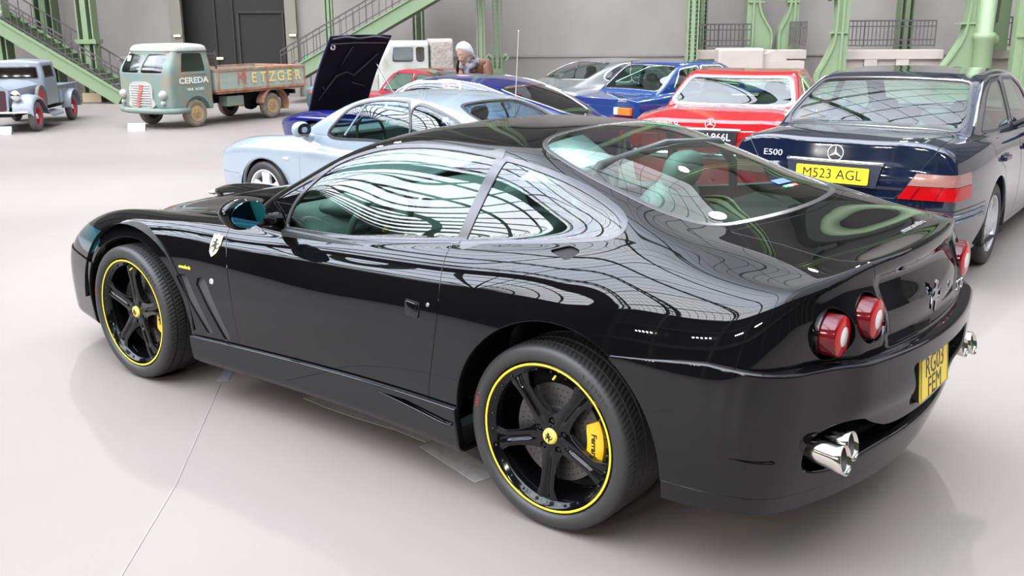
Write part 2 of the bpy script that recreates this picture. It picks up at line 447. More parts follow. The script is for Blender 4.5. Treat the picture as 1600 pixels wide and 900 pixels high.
# end gables with arched windows
for aa, nm, r0 in ((-40, 'left', 14.5), (58, 'right', 12.0)):
    n = 24; P0 = [arc(aa, PI*k/n, r0) for k in range(n+1)]; P1 = [arc(aa, PI*k/n) for k in range(n+1)]
    V = P0+P1; V += [v+Vector(EA)*.3 for v in V]; k2 = 2*(n+1)
    F_ = [(k, k+1, n+2+k, n+1+k) for k in range(n)]; F_ += [tuple(q+k2 for q in reversed(f)) for f in F_]; F_ += [(k, k2+k, k2+k+1, k+1) for k in range(n)]
    b = MB(); b.add(V, F_); o = b.build('wall_gable_'+nm, mat('far_wall', (.03, .028, .026), .8)); o['kind'] = 'structure'
    b = MB()
    for t in np.linspace(0, PI, 19): b.bar(hpt(aa, VC, SPR), arc(aa, t, r0), .16)
    for rr in (4, 8, 12, r0):
        P_ = [arc(aa, PI*k/n, rr) for k in range(n+1)]
        for k in range(n): b.bar(P_[k], P_[k+1], .24)
    o = b.build('window_'+('1' if aa < 0 else '2'), GREEND); o['kind'] = 'structure'
# gallery along the far side, seen only mirrored in the paint
b = MB()
hbox(b, 9, -13.6, 5.2, 98, .5, .7); hbox(b, 9, -13.6, 16.2, 98, .5, .7); hbox(b, 9, -13.6, 9.8, 98, .5, .4)
for i in range(-4, 7): hbox(b, i*9.4+1.5, -13.7, 8.2, .5, .7, 16.4)
o = b.build('wall_gallery_frame', GREEND); o['kind'] = 'structure'
# spot lamps on the far gallery
SPOTM = mat('lamp_glow', (1, 1, 1), .5, emit=(1.0, .96, .9), es=700)
sp = thing('gallery_spotlight', 'white spotlight on the far gallery, mirrored as a bright dot in black paint', 'spotlight', group='gallery spotlights')
n0 = 0
proto = None
for grp in (-29.0, -20.5, -12.0, -5.0):
    for k in range(5):
        loc = hall(grp+k*.62, -12.9, 7.6)
        if proto is None:
            sp.location = loc; sp.rotation_euler = (math.radians(-115), 0, HALL_ROT)
            MB().lathe([(.15, -.24), (.17, 0), (.16, .02), (.15, .0)], 20, 'z').build('lamp_body', IRON, sp)
            MB().lathe([(0, .005), (.15, .005)], 20, 'z').build('lamp_face', SPOTM, sp)
            proto = sp
        else:
            c = copy_tree(proto); c.location = loc

for k, (a_, b_, z_) in enumerate(FLOODS):
    fl = thing('gallery_floodlight', 'white floodlight high on the gallery above the back wall, mirrored in the black coupe', 'floodlight', hall(a_, b_, z_), HALL_ROT, 'gallery floodlights')
    fl.rotation_euler = (math.radians(125), 0, HALL_ROT)
    MB().lathe([(.20, -.30), (.22, 0), (.21, .02), (.20, .0)], 20, 'z').build('lamp_body', IRON, fl)
    q = MB(); q.lathe([(0, .005), (.20, .005)], 20, 'z'); q.build('lamp_face', SPOTM, fl)
    q = MB(); q.bar((0, 0, -.28), (0, 1.6, -1.6), .06); q.build('lamp_arm', IRON, fl)
# ---- iron columns against the back wall
def hcol(name, label, a, d, wdt, z1=15.0, z0=0, m=GREEN, rivets=False, lattice=False, group=None):
    t = thing(name, label, 'column', hall(a, d, z0), HALL_ROT, group)
    b = MB(); b.box((0, 0, (z1-z0)/2), (wdt*.35, wdt, z1-z0)); b.build('web', m, t)
    b = MB(); b.box((-wdt/2+.01, 0, (z1-z0)/2), (.03, wdt, z1-z0)); b.build('flange', m, t); b = MB(); b.box((wdt/2-.01, 0, (z1-z0)/2), (.03, wdt, z1-z0)); b.build('flange', m, t)
    if rivets:
        b = MB()
        for k in range(60):
            for s in (-1, 1): b.box((s*wdt*.26, -wdt/2-.004, .15+k*.09), (.02, .012, .02))
        b.build('rivets', m, t)
    return t
c = hcol('iron_column', 'pale green iron column with a stone foot behind the left staircase', -9.42, 22.75, .34, z0=.0)
b = MB(); b.box((0, 0, .10), (.42, .42, .20)); b.build('stone_foot', mat('foot_ochre', (.62, .50, .34), .8), c)
b = MB(); b.box((0, -.02, 1.32), (.46, .40, .10)); b.tube([(-.2, 0, 1.25), (-.13, 0, 1.0)], .04); b.tube([(.2, 0, 1.25), (.13, 0, 1.0)], .04); b.build('bracket_collar', GREEN, c)
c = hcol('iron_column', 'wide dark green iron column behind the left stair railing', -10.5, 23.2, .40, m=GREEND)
c = hcol('lantern_column', 'pale green column with a lantern capital at the far left edge', -11.25, 22.5, .34)
b = MB(); b.lathe([(.06, 1.9), (.16, 2.0), (.18, 2.15), (.08, 2.3)], 12, 'z', (0, -.2, -.2)); b.build('lantern', mat('lantern_pale', (.75, .80, .68), .5), c)
hcol('iron_column', 'slim pale green column rising behind the middle staircase rail', -4.04, 22.75, .17)
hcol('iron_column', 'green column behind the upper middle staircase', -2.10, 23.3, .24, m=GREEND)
hcol('lattice_column', 'pale green lattice post right of the white-haired person', -.66, 22.6, .18, rivets=True)
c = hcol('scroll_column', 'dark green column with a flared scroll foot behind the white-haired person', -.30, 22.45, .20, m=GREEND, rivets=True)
b = MB()
for s in (-1, 1):
    b.tube([(s*.10, 0, .0), (s*.13, 0, .35), (s*.07, 0, .7), (s*.09, 0, .92), (s*.19, 0, 1.0), (s*.24, 0, .93), (s*.19, 0, .87)], [.05, .05, .04, .035, .03, .025, .02], 8)
b.box((0, 0, .35), (.24, .16, .7)); b.build('scroll_foot', GREEN, c)
hcol('pilaster_column', 'pale green flat column at the left end of the balcony railing', 4.0, 22.5, .24, rivets=True)
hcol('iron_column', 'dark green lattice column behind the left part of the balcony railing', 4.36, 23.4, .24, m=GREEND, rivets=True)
def scroll_col(label, a, d, wd, z0, z1, face=1, m=GREEN, cat_group=None):
    """ornate pier: web with curved flange ending in a scroll"""
    t = thing('scroll_pier', label, 'column', hall(a, d, z0), HALL_ROT)
    h = z1-z0
    b = MB(); P_ = [(-wd*.5*face, 0), (wd*.42*face, 0), (wd*.42*face, h), (wd*.05*face, h), (wd*.05*face, h*.62), (-wd*.05*face, h*.36), (-wd*.35*face, h*.22), (-wd*.5*face, h*.16)]
    b.prism(P_, frame((0, .10, 0), (1, 0, 0), (0, 0, 1)), .2); b.build('pier_web', m, t)
    b = MB(); q = [(-wd*.5*face, 0), (-wd*.5*face, h*.16), (-wd*.28*face, h*.26), (-wd*.05*face, h*.38), (wd*.02*face, h*.55), (-wd*.02*face, h*.72), (-wd*.16*face, h*.80), (-wd*.26*face, h*.74), (-wd*.22*face, h*.66), (-wd*.12*face, h*.68)]
    dn = [tuple(v) for v in dense([(x, y) for x, y in q], 5, False)]
    for i in range(len(dn)-1): b.bar((dn[i][0], -.02, dn[i][1]), (dn[i+1][0], -.02, dn[i+1][1]), .26, .045)
    b.build('scroll_flange', m, t)
    b = MB(); b.lathe([(0, -.16), (.06, -.16), (.075, -.14), (.075, .1)], 16, 'y', (-wd*.18*face, 0, h*.71)); b.build('scroll_boss', m, t, smooth=True)
    b = MB(); b.bar((wd*.2*face, -.12, 0), (wd*.2*face, -.12, h), .06, .05); b.box((wd*.1*face, -.02, h*.45), (wd*.6, .24, .04)); b.build('pier_rib', m, t)
    return t
scroll_col('left of the two short green scroll piers beyond the red car', 5.68, 23.55, .62, 1.05, 3.4, -1)
scroll_col('right of the two short green scroll piers beyond the red car', 6.38, 23.45, .46, 1.05, 3.4, 1, GREEN)
scroll_col('tall green scroll pier standing on the floor between two balcony railings', 6.95, 21.9, .66, 0.0, 3.2, 1)
BIGPIER = scroll_col('large green scroll pier behind the roof of the dark blue saloon', 9.75, 21.9, .95, 0.0, 3.6, 1)
scroll_col('green curved scroll pier at the far right edge', 11.0, 21.5, .90, 0.0, 3.0, -1)
MB().lathe([(.20, 0), (.20, 1.25), (.23, 1.3), (.23, 1.4), (.16, 1.45), (.16, 9)], 24, 'z', (.35, -.2, 0)).build('round_shaft', GREEN, BIGPIER, smooth=True)
t = thing('scroll_boss_pier', 'short green pier ending in a round scroll beside the right railing', 'column', hall(10.35, 22.0, 1.05), HALL_ROT)
b = MB(); b.prism([(0, 0), (.45, 0), (.45, 3), (.28, 3), (.2, .6), (.08, .45)], frame((-.1, .05, 0), (1, 0, 0), (0, 0, 1)), .15); b.build('pier_web', GREEND, t)
MB().lathe([(0, -.12), (.10, -.12), (.14, -.08), (.14, .1)], 20, 'y', (.05, 0, .22)).build('scroll_boss', GREEN, t, smooth=True)
hcol('iron_column', 'green column seen through the long balcony railing on the right', 8.98, 23.3, .30, m=GREEND)
# ---- stone parapets and railings
def parapet(label, a0, a1, d, z1, bits=()):
    t = thing('stone_parapet', label, 'parapet', hall((a0+a1)/2, d, 0), HALL_ROT); L_ = a1-a0
    b = MB(); b.box((0, .2, z1/2-.1), (L_, .4, z1-.2)); b.build('parapet_body', STONE, t)
    b = MB(); b.box((0, .16, z1-.10), (L_+.02, .5, .20)); b.build('coping', STONE, t, bevel=.01)
    for x0, w_, z_ in bits:
        b = MB(); b.box((x0, .0, z_), (w_, .16, .22)); b.box((x0, -.02, z_-.12), (w_*1.25, .18, .06)); b.build('bracket_block', STONE, t)
    return t
parapet('pale stone parapet under the left balcony railing, beyond the blue car', 4.05, 6.6, 22.75, 1.06)
parapet('long pale stone parapet with two brackets under the right balcony railing', 7.25, 9.5, 22.35, 1.06, [(-.45, .28, .78), (.25, .28, .78)])
parapet('short pale stone parapet at the far right edge below the railing', 10.2, 12.2, 22.35, 1.06)
t = thing('stone_block', 'pale stone stair block with rounded top beyond the red car', 'stone block', hall(5.0, 22.0, 0), HALL_ROT)
b = MB(); b.box((0, .2, .56), (1.0, .5, 1.12)); b.build('block_body', STONE, t, bevel=.05)
b = MB(); b.box((.95, .25, .42), (.9, .4, .84)); b.lathe([(0, .0), (.28, .0), (.28, .35), (0, .35)], 24, 'y', (.75, .06, .78)); b.build('block_step', STONE, t)
def railing(label, P0, P1, h, n, z_lo=.05, posts=True, name='iron_railing'):
    P0, P1 = Vector(P0), Vector(P1); t = thing(name, label, 'railing', tuple(P0)); d_ = P1-P0; up = Vector((0, 0, 1))
    b = MB()
    for z_ in (z_lo, z_lo+.12, h-.12, h): b.bar(up*z_, d_+up*z_, .025 if z_ < h else .035)
    b.build('rails', IRON, t)
    b = MB()
    for i in range(n+1): b.bar(d_*(i/n)+up*z_lo, d_*(i/n)+up*h, .016)
    bb = b.build('balusters', IRON, t)
    for i in range(0, n+1, 6): MB().bar(d_*(i/n)+up*.02, d_*(i/n)+up*h, .026).build('post', IRON, t)
    return t
railing('dark iron railing on the left balcony above the red car', hall(4.12, 22.9, 1.1), hall(5.4, 22.9, 1.1), .52, 14)
railing('short dense iron railing between the two scroll piers', hall(6.35, 23.2, 1.1), hall(6.66, 22.95, 1.1), .56, 10)
railing('long dark iron railing on the balcony above the dark blue saloon', hall(7.30, 22.55, 1.1), hall(9.4, 22.55, 1.1), .58, 24)
railing('short dark iron railing at the right edge of the balcony', hall(10.65, 22.6, 1.1), hall(11.2, 22.5, 1.1), .64, 8)
# ---- staircases
def stair(label, pa, pb, d0, width, n, flip):
    """pa (a,z) foot, pb (a,z) head; stringers, treads, railing"""
    t = thing('iron_staircase', label, 'staircase', hall(pa[0], d0, 0), HALL_ROT)
    L_ = Vector((pb[0]-pa[0], 0, pb[1]-pa[1])); up = Vector((0, 0, 1))
    for dd, nm in ((0, 'stringer'), (width, 'stringer')):
        b = MB(); b.bar(Vector((0, dd, pa[1]-.02)), L_+Vector((0, dd, pa[1]-.02)), .07, .30); b.build(nm, GREEN, t)
        b = MB(); b.bar(Vector((0, dd-.02, pa[1]+.13)), L_+Vector((0, dd-.02, pa[1]+.13)), .10, .035); b.build('stringer_cap', GREEN, t)
    for k in range(n):
        p_ = L_*((k+.5)/n); b = MB(); b.box((p_.x, width/2, pa[1]+p_.z+.10), (abs(L_.x)/n*1.05, width, .035)); b.box((p_.x-L_.x/n*.5, width/2, pa[1]+p_.z+.02), (.02, width, L_.z/n)); b.build('tread', mat('tread_dark_green', (.13, .16, .10), .6), t)
    b = MB(); b.prism([(0, 0), (L_.x, L_.z), (L_.x, L_.z-.05), (0, -.05)], frame((0, width, pa[1]-.14), (1, 0, 0), (0, 0, 1)), width); b.build('soffit', GREEND, t)  # underside takes the shaded green, shade put into its colour
    b = MB(); hh = .62
    for z_ in (.22, hh-.10, hh): b.bar(up*(pa[1]+z_), L_+up*(pa[1]+z_), .03 if z_ == hh else .02)
    nn = int(L_.length/.16)
    for i in range(nn+1): b.bar(L_*(i/nn)+up*(pa[1]+.13), L_*(i/nn)+up*(pa[1]+hh), .014)
    b.build('handrail', IRON, t)
    b = MB()
    for z_ in (.22, hh): b.bar(up*(pa[1]+z_)+Vector((0, width, 0)), L_+up*(pa[1]+z_)+Vector((0, width, 0)), .024)
    for i in range(0, nn+1, 2): b.bar(L_*(i/nn)+up*(pa[1]+.13)+Vector((0, width, 0)), L_*(i/nn)+up*(pa[1]+hh)+Vector((0, width, 0)), .014)
    b.build('handrail', IRON, t)
    return t
stair('green iron staircase climbing to the left edge of the hall', (-8.55, .12), (-12.4, 2.55), 22.0, 1.0, 22, False)
stair('green iron staircase climbing to the right above the truck bed', (-4.95, .50), (-.2, 3.1), 21.8, 1.1, 26, True)
t = thing('stone_newel_wall', 'pale low stair wall at the foot of the left staircase', 'wall', hall(-8.75, 23.4, 0), HALL_ROT)
b = MB(); b.box((0, 0, .45), (.5, .3, .9)); b.build('newel_body', mat('pale_board', (.34, .33, .31), .8), t)
b = MB(); b.box((0, 0, .93), (.56, .36, .06)); b.build('newel_cap', STONE, t)
# exit signs and lamps on the pilasters
EXG = mat('exit_green', (.02, .35, .12), .4, emit=(.05, .5, .2), es=.6); EXY = mat('lamp_pale_green', (.8, 1, .5), .4, emit=(.85, 1, .55), es=2.0)
for a_, z_, lb in ((-7.8, 1.42, 'small pale green safety lamp on the pilaster left of the dark door'), (-5.1, 1.42, 'small pale green safety lamp on the pilaster right of the dark door'), (-7.0, .88, 'small pale green safety lamp on the dark door above the truck')):
    t = thing('safety_lamp', lb, 'lamp', hall(a_, BW-.16 if abs(a_+7) > .1 else BW+.38, z_), HALL_ROT)
    b = MB(); b.box((0, 0, 0), (.15, .05, .05)); b.build('lamp_glass', EXY, t, bevel=.008); b = MB(); b.box((0, .03, 0), (.17, .03, .07)); b.build('lamp_case', IRON, t)
t = thing('exit_sign', 'small green exit sign under the middle staircase', 'sign', hall(-4.65, 23.4, .9), HALL_ROT)
b = MB(); b.box((0, 0, 0), (.20, .03, .11)); b.build('sign_plate', EXG, t); b = MB(); b.box((.02, -.018, 0), (.03, .004, .07)); b.box((-.05, -.018, 0), (.05, .004, .02)); b.build('sign_mark', WHITE_ if False else mat('sign_white', (.8, .8, .8), .5), t)
b = MB(); b.bar((0, .02, 0), (0, .02, -.9), .02); b.build('sign_post', IRON, t)

# =================================================================== the black coupe: body surface
FT = Tab({3.6: [.46,.45,.43,.40,.36,.32,.28], 3.4: [.575,.57,.565,.55,.52,.47,.41], 3.2: [.67,.668,.66,.665,.65,.615,.54],
 2.9: [.76,.75,.73,.745,.765,.74,.66], 2.5: [.835,.815,.785,.80,.812,.79,.71], 2.1: [.88,.86,.83,.83,.83,.805,.72],
 1.75: [.90,.89,.87,.86,.845,.80,.71], 1.4: [.88,.88,.88,.875,.865,.81,.71], .9: [.90,.90,.90,.90,.895,.83,.72],
 .45: [.93,.93,.93,.94,.935,.875,.77], 0: [.96,.96,.97,.985,.985,.94,.86], -.35: [1.0,1.0,.995,.99,.985,.945,.87],
 -.6: [.99,.986,.978,.968,.957,.92,.84], -.8: [.975,.975,.97,.955,.94,.90,.82], -.92: [.998,.998,.992,.955,.93,.89,.80]},
 [0,.3,.5,.65,.75,.85,.95])
FW = Tab({3.6: [.55,.58,.58,.55,.5], 3.4: [.74,.76,.75,.72,.68], 3.1: [.85,.875,.865,.825,.76], 2.8: [.91,.935,.925,.88,.80],
 2.5: [.93,.955,.945,.90,.81], 2.1: [.91,.93,.925,.885,.80], 1.7: [.885,.91,.915,.873,.785], 1.2: [.87,.90,.915,.868,.785],
 .7: [.88,.91,.925,.883,.795], .3: [.91,.943,.950,.910,.82], 0: [.93,.965,.964,.925,.835], -.3: [.925,.956,.957,.918,.832],
 -.6: [.89,.925,.930,.893,.815], -.8: [.84,.875,.880,.850,.78], -.95: [.77,.80,.815,.795,.73]}, [.15,.35,.6,.8,1.0])
FGT = Tab({2.2: [.64,.64,.62,.60,.56], 1.9: [.83,.825,.81,.785,.75], 1.7: [.97,.97,.965,.95,.925], 1.5: [1.09,1.09,1.08,1.06,1.03],
 1.3: [1.19,1.188,1.18,1.158,1.115], 1.1: [1.26,1.256,1.245,1.215,1.165], .85: [1.296,1.29,1.275,1.243,1.185], .6: [1.30,1.293,1.275,1.243,1.19],
 .33: [1.288,1.28,1.262,1.23,1.18], .1: [1.241,1.231,1.204,1.166,1.117], -.15: [1.160,1.150,1.126,1.09,1.05], -.4: [1.056,1.048,1.027,.999,.97],
 -.65: [.94,.94,.935,.92,.9], -.95: [.78,.78,.77,.76,.75]}, [0,.25,.45,.6,.75])
FGW = Tab({2.1: [.6,.56,.5,.45], 1.66: [.78,.73,.665,.57], 1.4: [.80,.745,.675,.58], 1.0: [.80,.735,.66,.57], .45: [.80,.74,.665,.575],
 0: [.80,.74,.665,.58], -.25: [.78,.71,.63,.55], -.5: [.70,.62,.54,.45], -.9: [.52,.45,.40,.35]}, [.85,1.0,1.15,1.3])
FRX = Cur([(.1,-.82),(.2,-.86),(.35,-.916),(.5,-.940),(.66,-.941),(.74,-.943),(.85,-.938),(.93,-.927),(1.0,-.938),(1.1,-.94)])
FKU = Cur([(-1.0,.22),(-.5,.22),(-.25,.20),(-.05,.10),(.15,.035),(.5,.02),(1.2,.02),(1.6,.03),(1.9,.05),(3.6,.05)])
def ferrari_F(P):
    x, y, z = P[:, 0], np.abs(P[:, 1]), P[:, 2]
    top = (z-FT(x, y))/1.05
    side = y-FW(x, z)
    k1 = .10+.05*sstep(2.0, 2.6, x)
    h = smax(top, side, k1)
    rear = -x+FRX(z)+.237*y**2
    rear = rear+.02*sstep(.44, .36, y)*sstep(.70, .76, z)*sstep(.96, .90, z)
    h = smax(h, rear, .05+.10*sstep(.55, .85, y)*sstep(1.0, .8, z))
    front = x-(3.57-.24*(y/.8)**2.5-.35*np.maximum(z-.42, 0)**1.5)
    h = smax(h, front, .14)
    h = smax(h, (.19+.02*sstep(-.3, -.9, x))-z, .04)
    g = smax((z-FGT(x, y))*.9, (y-FGW(x, z))*.9, .09)
    g = smax(g, .6-z, .05); g = smax(g, x-2.0, .1); g = smax(g, rear, .05)
    return smin(h, g, FKU(x))
_rows = [(-.5, -.97, s) for s in np.linspace(.015, 1, 46)] + [(-.5, x, 1) for x in np.linspace(-.97, -.5, 34)[1:-1]] \
    + [(x, x, 1) for x in np.linspace(-.5, 3.1, 262)] + [(3.1, x, 1) for x in np.linspace(3.1, 3.6, 26)[1:]] + [(3.1, 3.6, s) for s in np.linspace(1, .03, 20)[1:]]
def _zc(x): return float(np.interp(x, [-.95, 0, 1.8, 2.6, 3.1], [.66, .66, .62, .5, .42]))
FS = shoot(ferrari_F, _rows, 360, _zc, .95, .45)

# =================================================================== materials
BLACK = mat('black_paint', (.0030, .0028, .0034), .25, coat=1.0, coat_rough=.0, spec=.0)
GAPM = mat('gap_rubber', (.004, .004, .004), .7)
TRIM = mat('satin_window_trim', (.10, .098, .105), .2, metal=.5)
RUB = mat('black_rubber', (.012, .012, .012), .5)
TYRE = mat('tyre_rubber', (.030, .029, .028), .5, bump=(160, .15, .002))
RIMB = mat('gloss_black_rim', (.0025, .0025, .003), .10, coat=.25, spec=.25)
DARKM = mat('dark_underside', (.006, .006, .006), .7)
YEL = mat('caliper_yellow', (.85, .50, .012), .25, coat=.4)
YSTR = mat('rim_stripe_yellow', (.80, .66, .03), .35)
YCAP = mat('cap_yellow', (.75, .66, .12), .25)
DISC = mat('brake_disc_steel', (.12, .115, .11), .35, metal=.8)
CHROME = mat('chrome', (.83, .83, .84), .07, metal=1.0)
NICKEL = mat('polished_exhaust_steel', (.78, .75, .69), .10, metal=1.0)
REDL = mat('lamp_red', (.42, .003, .006), .15, coat=.3, spec=.3)
REDD = mat('lamp_red_deep', (.10, .003, .006), .12, coat=.4, spec=.3)
WHL = mat('lamp_clear', (.72, .66, .63), .15, coat=.8)
PLY = mat('plate_yellow', (.95, .70, .015), .35)
PLW = mat('plate_black', (.01, .01, .01), .4)
WHITE = mat('white_plastic', (.8, .8, .8), .4)
FGLASS = glass('green_tinted_glass', (.60, .78, .71))
LEATHER = mat('dark_leather', (.030, .036, .035), .45)
LEATHER_LIT = mat('lit_seat_leather', (.30, .40, .37), .5)  # paler copy of the seat leather, light on it put into the colour
DASHM = mat('dash_plastic', (.10, .125, .12), .5)
MIRB = mat('blue_mirror_glass', (.12, .55, .75), .02, metal=1.0)
SILV = mat('silver_paint_badge', (.55, .55, .55), .25, metal=.8)
BADGEY = mat('badge_cream_yellow', (.80, .76, .36), .35)

# =================================================================== the black coupe
FER = thing('sports_coupe', 'glossy black two-door sports coupe in the foreground with yellow-ringed black wheels', 'car', (0, 0, 0))
_parts = {}
S = FS
def _ax(S): return S.V[:, 0], S.V[:, 1], S.V[:, 2]
# wheel openings
def _arch(S, cx, cz, rx, rz):
    x, y, z = _ax(S)
    g = (np.sqrt(((x-cx)/rx)**2+((z-cz)/rz)**2)-1)*min(rx, rz)
    g = np.where((z < cz), np.maximum(np.abs(x-cx)-rx, -1)*1.0, g)
    return np.where(np.abs(y) < .5, 1.0, g)
for cx, cz, rx, rz in ((-.045, .335, .425, .425), (2.475, .325, .445, .385)):
    _, S = split(S, _arch(S, cx, cz, rx, rz))
# front and rear bumpers, sills: same surface standing proud of it
def _zb(x): return np.interp(x, [-1.0, -.85, -.75, -.59, -.25], [.685, .70, .708, .718, .685])
x, y, z = _ax(S)
g = np.maximum(z-_zb(x)-.006, x-(.0))
g = np.where(x > .0, 1.0, g)
rb, S = split(S, g)
x, y, z = _ax(S)
g = np.maximum(z-np.interp(x, [2.8, 3.25, 3.6], [.527, .549, .56]), 2.6-x)
fb, S = split(S, g)
x, y, z = _ax(S)
g = np.maximum(z-(.30+(2.1-x)*.032), np.abs(x-1.2)-1.1)
g = np.where(np.abs(y) < .45, np.maximum(g, z-.25), g)
sl, S = split(S, g)
# rear bumper details
rb = offset(rb, .006*sstep(-.20, -.28, rb.V[:, 0])+.038*sstep(-.35, -.88, rb.V[:, 0]))
x, y, z = _ax(rb)
zbot = np.interp(x, [-1.0, -.9, -.8, -.7, -.5], [.235, .235, .255, .285, .275])
_, rb = split(rb, zbot-z-.0)if False else (None, rb)
neg, rb = split(rb, z-zbot)
def _cutpoly(S, poly, mask, u=1, v=2):
    g = sdist(S.V[:, u], S.V[:, v], poly, mask)
    return split(S, g)
_slot = [(.77, .44), (.755, .50), (.66, .535), (.54, .525), (.42, .475), (.30, .445), (0, .44), (-.30, .445), (-.42, .475), (-.54, .525), (-.66, .535), (-.755, .50), (-.77, .44),
         (-.74, .385), (-.62, .355), (-.5, .36), (-.35, .37), (0, .365), (.35, .37), (.5, .36), (.62, .355), (.74, .385)]
SLOT = dense(_slot, 5)
_, rb = _cutpoly(rb, SLOT, rb.V[:, 0] < -.7)
RECP = sround([(.31, .648), (-.31, .648), (-.215, .462), (.215, .462)], .03)
_, rb = _cutpoly(rb, RECP, rb.V[:, 0] < -.7)
# side marker slots
for sy in (1, -1):
    rbm, rb = _cutpoly(rb, sround([(-.80, .445), (-.665, .472), (-.665, .477), (-.80, .465)], .004), (rb.V[:, 1]*sy > .6), 0, 2)
    if len(rbm.F): link(offset(rbm, -.01), 'side_marker', REDD if sy < 0 else GAPM, FER)
gz = rb.V[:, 2]-(np.interp(rb.V[:, 0], [-1.0, -.9, -.8, -.7, -.5], [.300, .303, .325, .345, .338]))
lipS, rb = split(rb, gz)
lipS, gapS = split(lipS, (lambda A: A.V[:, 2]-(np.interp(A.V[:, 0], [-1.0, -.9, -.8, -.7, -.5], [.300, .303, .325, .345, .338]))+.003)(lipS))
link(rim(lipS, .02, .002), 'bumper_lip', BLACK, FER); link(offset(gapS, -.008), 'panel_gap', GAPM, FER)
rbo = link(rim(rb, .07, .012), 'rear_bumper', BLACK, FER)
fbo = link(rim(offset(fb, .008), .02, .002), 'front_bumper', BLACK, FER)
x, y, z = _ax(sl)
sl = offset(sl, .020*sstep(2.3, 1.9, x)*1.0)
for sy in (1, -1):
    sc_, sl = split(sl, sdist(sl.V[:, 0], sl.V[:, 2], sround([(.86, .318), (.42, .338), (.385, .325), (.385, .285), (.45, .278)], .012), (sl.V[:, 1]*sy > .5)))
    if len(sc_.F): link(offset(sc_, -.016), 'sill_scoop', BLACK, FER)
slo = rim(sl, .03, .006)
link(slo, 'sill', BLACK, FER)
# lamp holes in the tail
LAMPS = [(.642, .803), (.480, .826)]
for ly, lz in LAMPS:
    for sy in (1, -1):
        x, y, z = _ax(S)
        g = np.sqrt((y-sy*ly)**2+(z-lz)**2)-.079; g = np.where(x > -.5, 1.0, g)
        _, S = split(S, g)
# glass areas
def takeout(S, poly, mask, u, v, band):
    pl = poly; P = np.asarray(pl)
    g = sdist(S.V[:, u], S.V[:, v], P, mask)
    a, S = split(S, g-(band(S.V[:, u]) if callable(band) else band))
    g2 = sdist(a.V[:, u], a.V[:, v], P, np.ones(len(a.V), bool))
    gl, fr = split(a, g2)
    return gl, fr, S
def densl(pts, n=6):  # open smooth line
    return [tuple(q) for q in dense(pts, n, False)]+[pts[-1]]
DG = densl([(1.455, .868), (1.43, .96), (1.35, 1.055), (1.24, 1.14), (1.06, 1.20), (.86, 1.225), (.65, 1.229), (.445, 1.217)])+[(.512, .934)]+densl([(.512, .934), (.85, .893), (1.2, .873), (1.455, .868)])[1:-1]
QG = densl([(.40, 1.212), (.30, 1.200), (.15, 1.168), (0, 1.122), (-.10, 1.083), (-.148, 1.058)])+densl([(-.148, 1.058), (-.158, 1.043), (-.145, 1.03), (-.10, 1.018), (.12, .982), (.468, .936)])[1:]
RG = [(.385, 0), (.385, .2), (.372, .36), (.335, .455), (.26, .505), (.09, .533), (-.12, .54), (-.30, .525), (-.385, .48), (-.43, .37), (-.458, .2), (-.468, 0)]
RG = dense(RG+[(a, -b) for a, b in RG[-2:0:-1]], 5)
WG = [(1.80, .35), (1.70, .60), (1.62, .66), (1.45, .615), (1.25, .535), (1.08, .465), (1.03, .38), (1.01, .2), (1.01, 0)]
WG = [(1.83, 0)]+WG; WG = dense(WG+[(a, -b) for a, b in WG[-2:0:-1]], 5)
for sy, nm in ((1, 'l'), (-1, 'r')):
    for poly, kind in ((DG, 'door_window'), (QG, 'quarter_window')):
        gl, fr, S = takeout(S, poly, (S.V[:, 1]*sy > .45) & (S.V[:, 2] > .8), 0, 2, lambda q: .012+.016*np.exp(-((q-.455)/.045)**2))
        link(offset(gl, -.003), kind, FGLASS, FER)
        link(rim(offset(fr, .0015), .012, .002), 'window_seal', TRIM, FER)
gl, fr, S = takeout(S, RG, (S.V[:, 2] > .98) & (S.V[:, 0] < .8), 0, 1, .016)
REARGLASS = offset(gl, -.001); link(REARGLASS, 'rear_window', FGLASS, FER); link(rim(offset(fr, .002), .012, .003), 'window_seal', TRIM, FER)
gl, fr, S = takeout(S, WG, (S.V[:, 2] > .85) & (S.V[:, 0] > .8), 0, 1, .016)
link(offset(gl, -.001), 'windshield', FGLASS, FER); link(rim(fr, .012, .002), 'window_seal', RUB, FER)
# opening panels
GAP = .0021
def panel(S, g, name, depth=.014):
    a, S2 = split(S, g-GAP)
    inner, strip = split(a, (lambda A: _G(A)+GAP)(a))
    return inner, strip, S2
def cutpanel(S, fn, name):
    a, rest = split(S, fn(S)-GAP)
    if not len(a.F): return S
    inner, strip = split(a, fn(a)+GAP)
    link(offset(strip, -.011), 'panel_gap', GAPM, FER)
    link(rim(inner, .012, .0016), name, BLACK, FER)
    return rest
DOOR = densl([(1.90, .95), (1.865, .865), (1.81, .80), (1.755, .72), (1.715, .56), (1.69, .35), (1.685, .26)], 5)+[(.545, .26)]+densl([(.545, .26), (.52, .40), (.484, .56), (.472, .70), (.482, .78), (.505, .85), (.520, .90), (.512, .925)], 5)[1:]+[(.505, .96), (1.5, .96)]
for sy in (1, -1):
    S = cutpanel(S, lambda A: sdist(A.V[:, 0], A.V[:, 2], DOOR, (A.V[:, 1]*sy > .5)), 'door')
HOOD = [(1.86, 0), (1.86, .3), (1.84, .52), (1.80, .60), (1.9, .655), (2.3, .665), (2.8, .64), (3.05, .56), (3.2, .35), (3.24, 0)]
HOOD = sround(HOOD+[(a, -b) for a, b in HOOD[-2:0:-1]], .05)
S = cutpanel(S, lambda A: sdist(A.V[:, 0], A.V[:, 1], HOOD, (A.V[:, 2] > .55)), 'hood')
